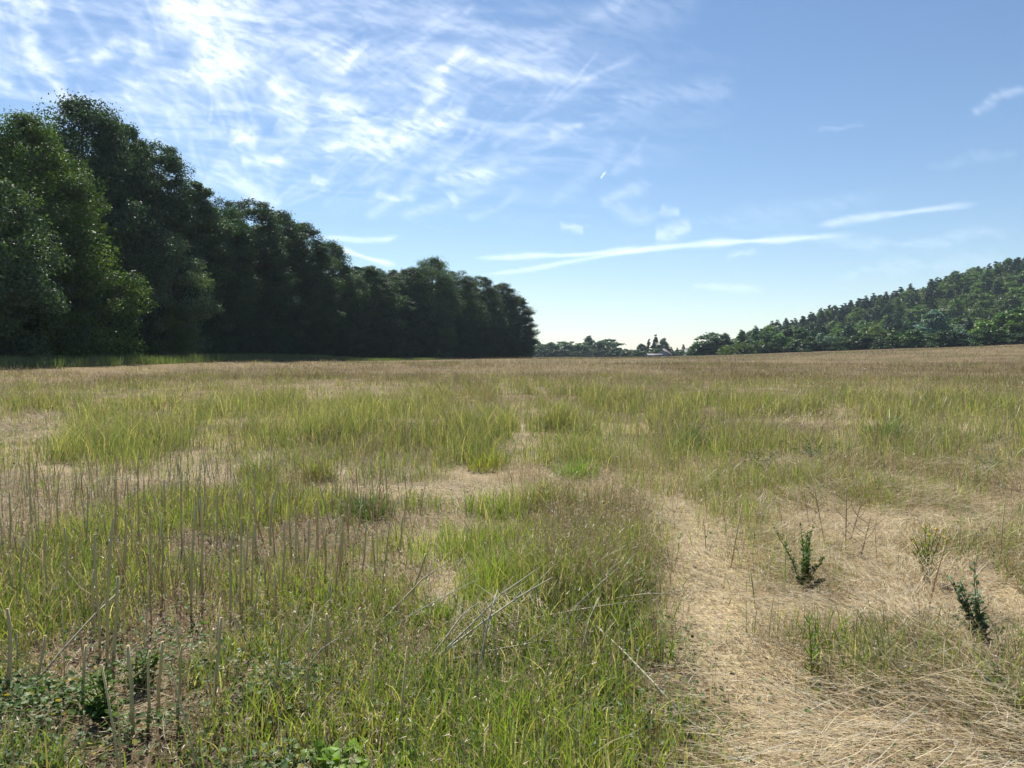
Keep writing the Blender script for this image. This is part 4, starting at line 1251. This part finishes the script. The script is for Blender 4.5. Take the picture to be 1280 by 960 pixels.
def cirrus(px, py, X, Y):
    # warped fibres in the plane of the cloud
    wx = fbm(X * 1.6, Y * 1.6, 301, 4) - .5; wy = fbm(X * 1.6 + 9, Y * 1.6 + 4, 305, 4) - .5
    f1 = fbm((X * .9 + Y * .35) * 3.2 + 2.4 * wx, (Y * .9 - X * .3) * 9.0 + 3.5 * wy, 311, 6, .58)
    f2 = fbm((X + wx) * 7, (Y - X * .6 + wy) * 3.0, 321, 5, .55)
    rid = 1 - np.abs(2 * fbm(X * 3.5 + 3 * wx, Y * 3.5 + 3 * wy, 331, 4) - 1)
    wpx = px + 22 * (fbm(px / 38, py / 38, 341, 3) - .5) + 6 * (fbm(px / 11, py / 11, 343, 2) - .5)
    wpy = py + 18 * (fbm(px / 42 + 7, py / 30, 351, 3) - .5) + 5 * (fbm(px / 12, py / 9, 353, 2) - .5)
    fib = 1 - np.abs(2 * fbm((px + .5 * py) / 42 + 2 * wx, (py - .45 * px) / 9 + 2 * wy, 361, 4, .6) - 1)
    fib2 = 1 - np.abs(2 * fbm((px - 1.2 * py) / 16, (py + .8 * px) / 30, 371, 4, .6) - 1)
    grain = .25 + .6 * smooth(.45, .95, fib) + .45 * smooth(.5, .95, fib2)
    veil = .20 * gauss(px, py, 330, 50, 300, 150) + .12 * gauss(px, py, 90, 100, 170, 90) + .08 * gauss(px, py, 620, 130, 240, 120) + .02 * gauss(px, py, 1000, 320, 420, 60)
    D = veil * (.30 + 1.0 * smooth(.32, .72, f1)) * (.45 + .5 * smooth(.5, .9, rid) + .45 * smooth(.6, .95, fib))
    S = np.zeros_like(px)
    for (pts, w, a) in [
        ([(215, -20), (262, 45), (292, 125)], 34, .85), ([(270, -20), (285, 60), (300, 118)], 22, .5), ([(-10, 5), (40, 8), (70, 20)], 20, .6),
        ([(20, 20), (50, 70), (75, 120), (120, 135)], 9, .42), ([(110, 80), (145, 52), (180, 62), (200, 78)], 8, .45), ([(185, 62), (165, 90), (155, 130)], 7, .32),
        ([(-10, 92), (20, 108)], 7, .5), ([(335, 90), (350, 118), (372, 160)], 13, .55), ([(340, 150), (385, 165)], 9, .4),
        ([(590, 50), (555, 95), (520, 150), (478, 185)], 8, .5), ([(460, 45), (440, 70), (418, 100)], 6, .45), ([(400, 188), (440, 170), (490, 182), (540, 150)], 11, .6),
        ([(440, 150), (480, 172), (505, 192)], 9, .5), ([(520, 165), (560, 148), (590, 130)], 10, .45), ([(395, 120), (430, 138), (470, 150)], 8, .35), ([(290, 168), (325, 172)], 9, .45),
        ([(300, 195), (335, 207), (365, 203)], 9, .6), ([(262, 212), (300, 235), (350, 255)], 18, .35), ([(382, 222), (402, 228), (425, 214)], 5, .4), ([(468, 240), (500, 250), (532, 244)], 6, .4),
        ([(545, 225), (590, 218), (625, 212)], 8, .38), ([(560, 250), (572, 246)], 6, .35), ([(610, 75), (690, 92), (760, 106)], 8, .35), ([(560, 60), (640, 80), (700, 88)], 6, .28), ([(690, 170), (730, 155)], 8, .3),
        ([(750, 252), (790, 240), (822, 232)], 7, .22), ([(745, 250), (790, 270), (830, 268)], 6, .22), ([(700, 285), (735, 294)], 4, .34), ([(815, 296), (850, 288), (872, 276)], 8, .36),
        ([(820, 262), (850, 268)], 5, .3), ([(860, 364), (920, 360), (965, 356)], 4, .20), ([(905, 322), (950, 314)], 5, .22), ([(1210, 142), (1250, 120), (1290, 108)], 11, .26),
        ([(760, 130), (850, 118), (930, 112)], 14, .16), ([(1020, 160), (1080, 154)], 5, .14), ([(860, 275), (1000, 262), (1130, 240)], 12, .10), ([(1000, 300), (1140, 300), (1290, 284)], 7, .14),
        ([(1040, 345), (1150, 330), (1290, 322)], 10, .10), ([(1150, 210), (1290, 185)], 8, .10), ([(620, 60), (760, 20), (900, -20)], 26, .12)]:
        S = np.maximum(S, stroke(wpx, wpy, pts, w, a, seed=int(pts[0][0]) + 50))
    # many short feathery fibres
    rf = random.Random(8)
    Q = np.zeros_like(px)
    for _ in range(230):
        cx = rf.gauss(420, 190); cy_ = rf.gauss(130, 80)
        if cy_ > 260 or cx < -40 or cx > 860: continue
        left = cx < 330
        an = math.radians(rf.gauss(64 if left else -30, 13)); ln = rf.uniform(18, 75)
        dx, dy = math.cos(an) * ln, math.sin(an) * ln
        pts = [(cx - dx, cy_ - dy), (cx + rf.gauss(0, 4), cy_ + rf.gauss(0, 4)), (cx + dx, cy_ + dy)]
        bx = (np.abs(px - cx) < ln + 32) & (np.abs(py - cy_) < ln + 32)
        if bx.any():
            Q[bx] = np.maximum(Q[bx], stroke(px[bx] + .4 * (wpx - px)[bx], py[bx] + .4 * (wpy - py)[bx], pts, rf.uniform(2.5, 9), rf.uniform(.03, .10), seed=rf.randrange(999)))
    return np.clip(D * .55 + S * grain * .32 + Q * (.2 + .5 * grain), 0, .55)
sheet('cirrus_clouds', cirrus, -52, 52, 2.0, 31, .095, 9000.0, 'wispy white ice clouds spread over the upper left of the sky', kind='structure')

def contrail(pts, w, a, name, label, az0, az1, el0, el1, seed, step=.05, br=.4):
    def dens(px, py, X, Y):
        wy = 5 * (fbm(px / 60, py / 60, seed, 3) - .5)
        s = stroke(px, py + wy, pts, w * .9, a * .38, seed=seed)
        return s * (1 - br + br * 1.8 * fbm(px / 14, py / 5, seed + 5, 3))
    sheet(name, dens, az0, az1, el0, el1, step, 9400.0 + seed, label, cat='contrail')
contrail([(578, 323), (700, 319), (780, 314), (900, 303), (1000, 297), (1100, 291)], 4.2, .62, 'contrail', 'long white contrail stretching level from the end of the wood towards the right', -6, 28, 4, 12, 1)
contrail([(600, 345), (690, 331), (760, 320), (840, 309)], 2.8, .42, 'contrail', 'thin contrail crossing under the left part of the long one', -5, 14, 4, 10, 2)
contrail([(1015, 282), (1090, 272), (1150, 264), (1235, 254)], 4.4, .42, 'contrail', 'broader fuzzy contrail high above the hill', 18, 36, 6, 14, 3)
contrail([(400, 297), (455, 301), (485, 300), (504, 293)], 3.4, .5, 'contrail', 'short curved wisp of contrail above the notch in the wood', -18, -5, 5, 12, 4)
contrail([(415, 309), (455, 321), (500, 334)], 4.0, .62, 'contrail', 'short bright contrail sloping down right into the notch in the wood', -18, -5, 4, 11, 5)
contrail([(750.5, 223), (757.5, 214)], 1.3, .75, 'contrail', 'tiny white aircraft trail alone in the blue middle of the sky', 5.5, 8, 11.5, 14.5, 6, step=.02, br=.1)

# ------------------------------------------------------------------ haze
def build_haze():
    V = np.array([[sx * 4200, sy, sz] for sz in (-4, 125) for (sx, sy) in ((-1, -60), (1, -60), (1, 3700), (-1, 3700))], float)
    F = [np.array([[0, 3, 2, 1], [4, 5, 6, 7], [0, 1, 5, 4], [1, 2, 6, 5], [2, 3, 7, 6], [3, 0, 4, 7]])]
    m = bpy.data.materials.new('haze'); m.use_nodes = True
    t = m.node_tree; t.nodes.clear()
    v = t.nodes.new('ShaderNodeVolumePrincipled')
    v.inputs['Color'].default_value = (.72, .86, 1, 1)
    v.inputs['Density'].default_value = HAZE
    v.inputs['Anisotropy'].default_value = .3
    o = t.nodes.new('ShaderNodeOutputMaterial')
    t.links.new(v.outputs[0], o.inputs['Volume'])
    link('haze', mesh_np('haze', V, F), m, kind='stuff', label='faint blue summer haze in the air over the field')
HAZE = 0.00010
if HAZE > 0:
    build_haze()
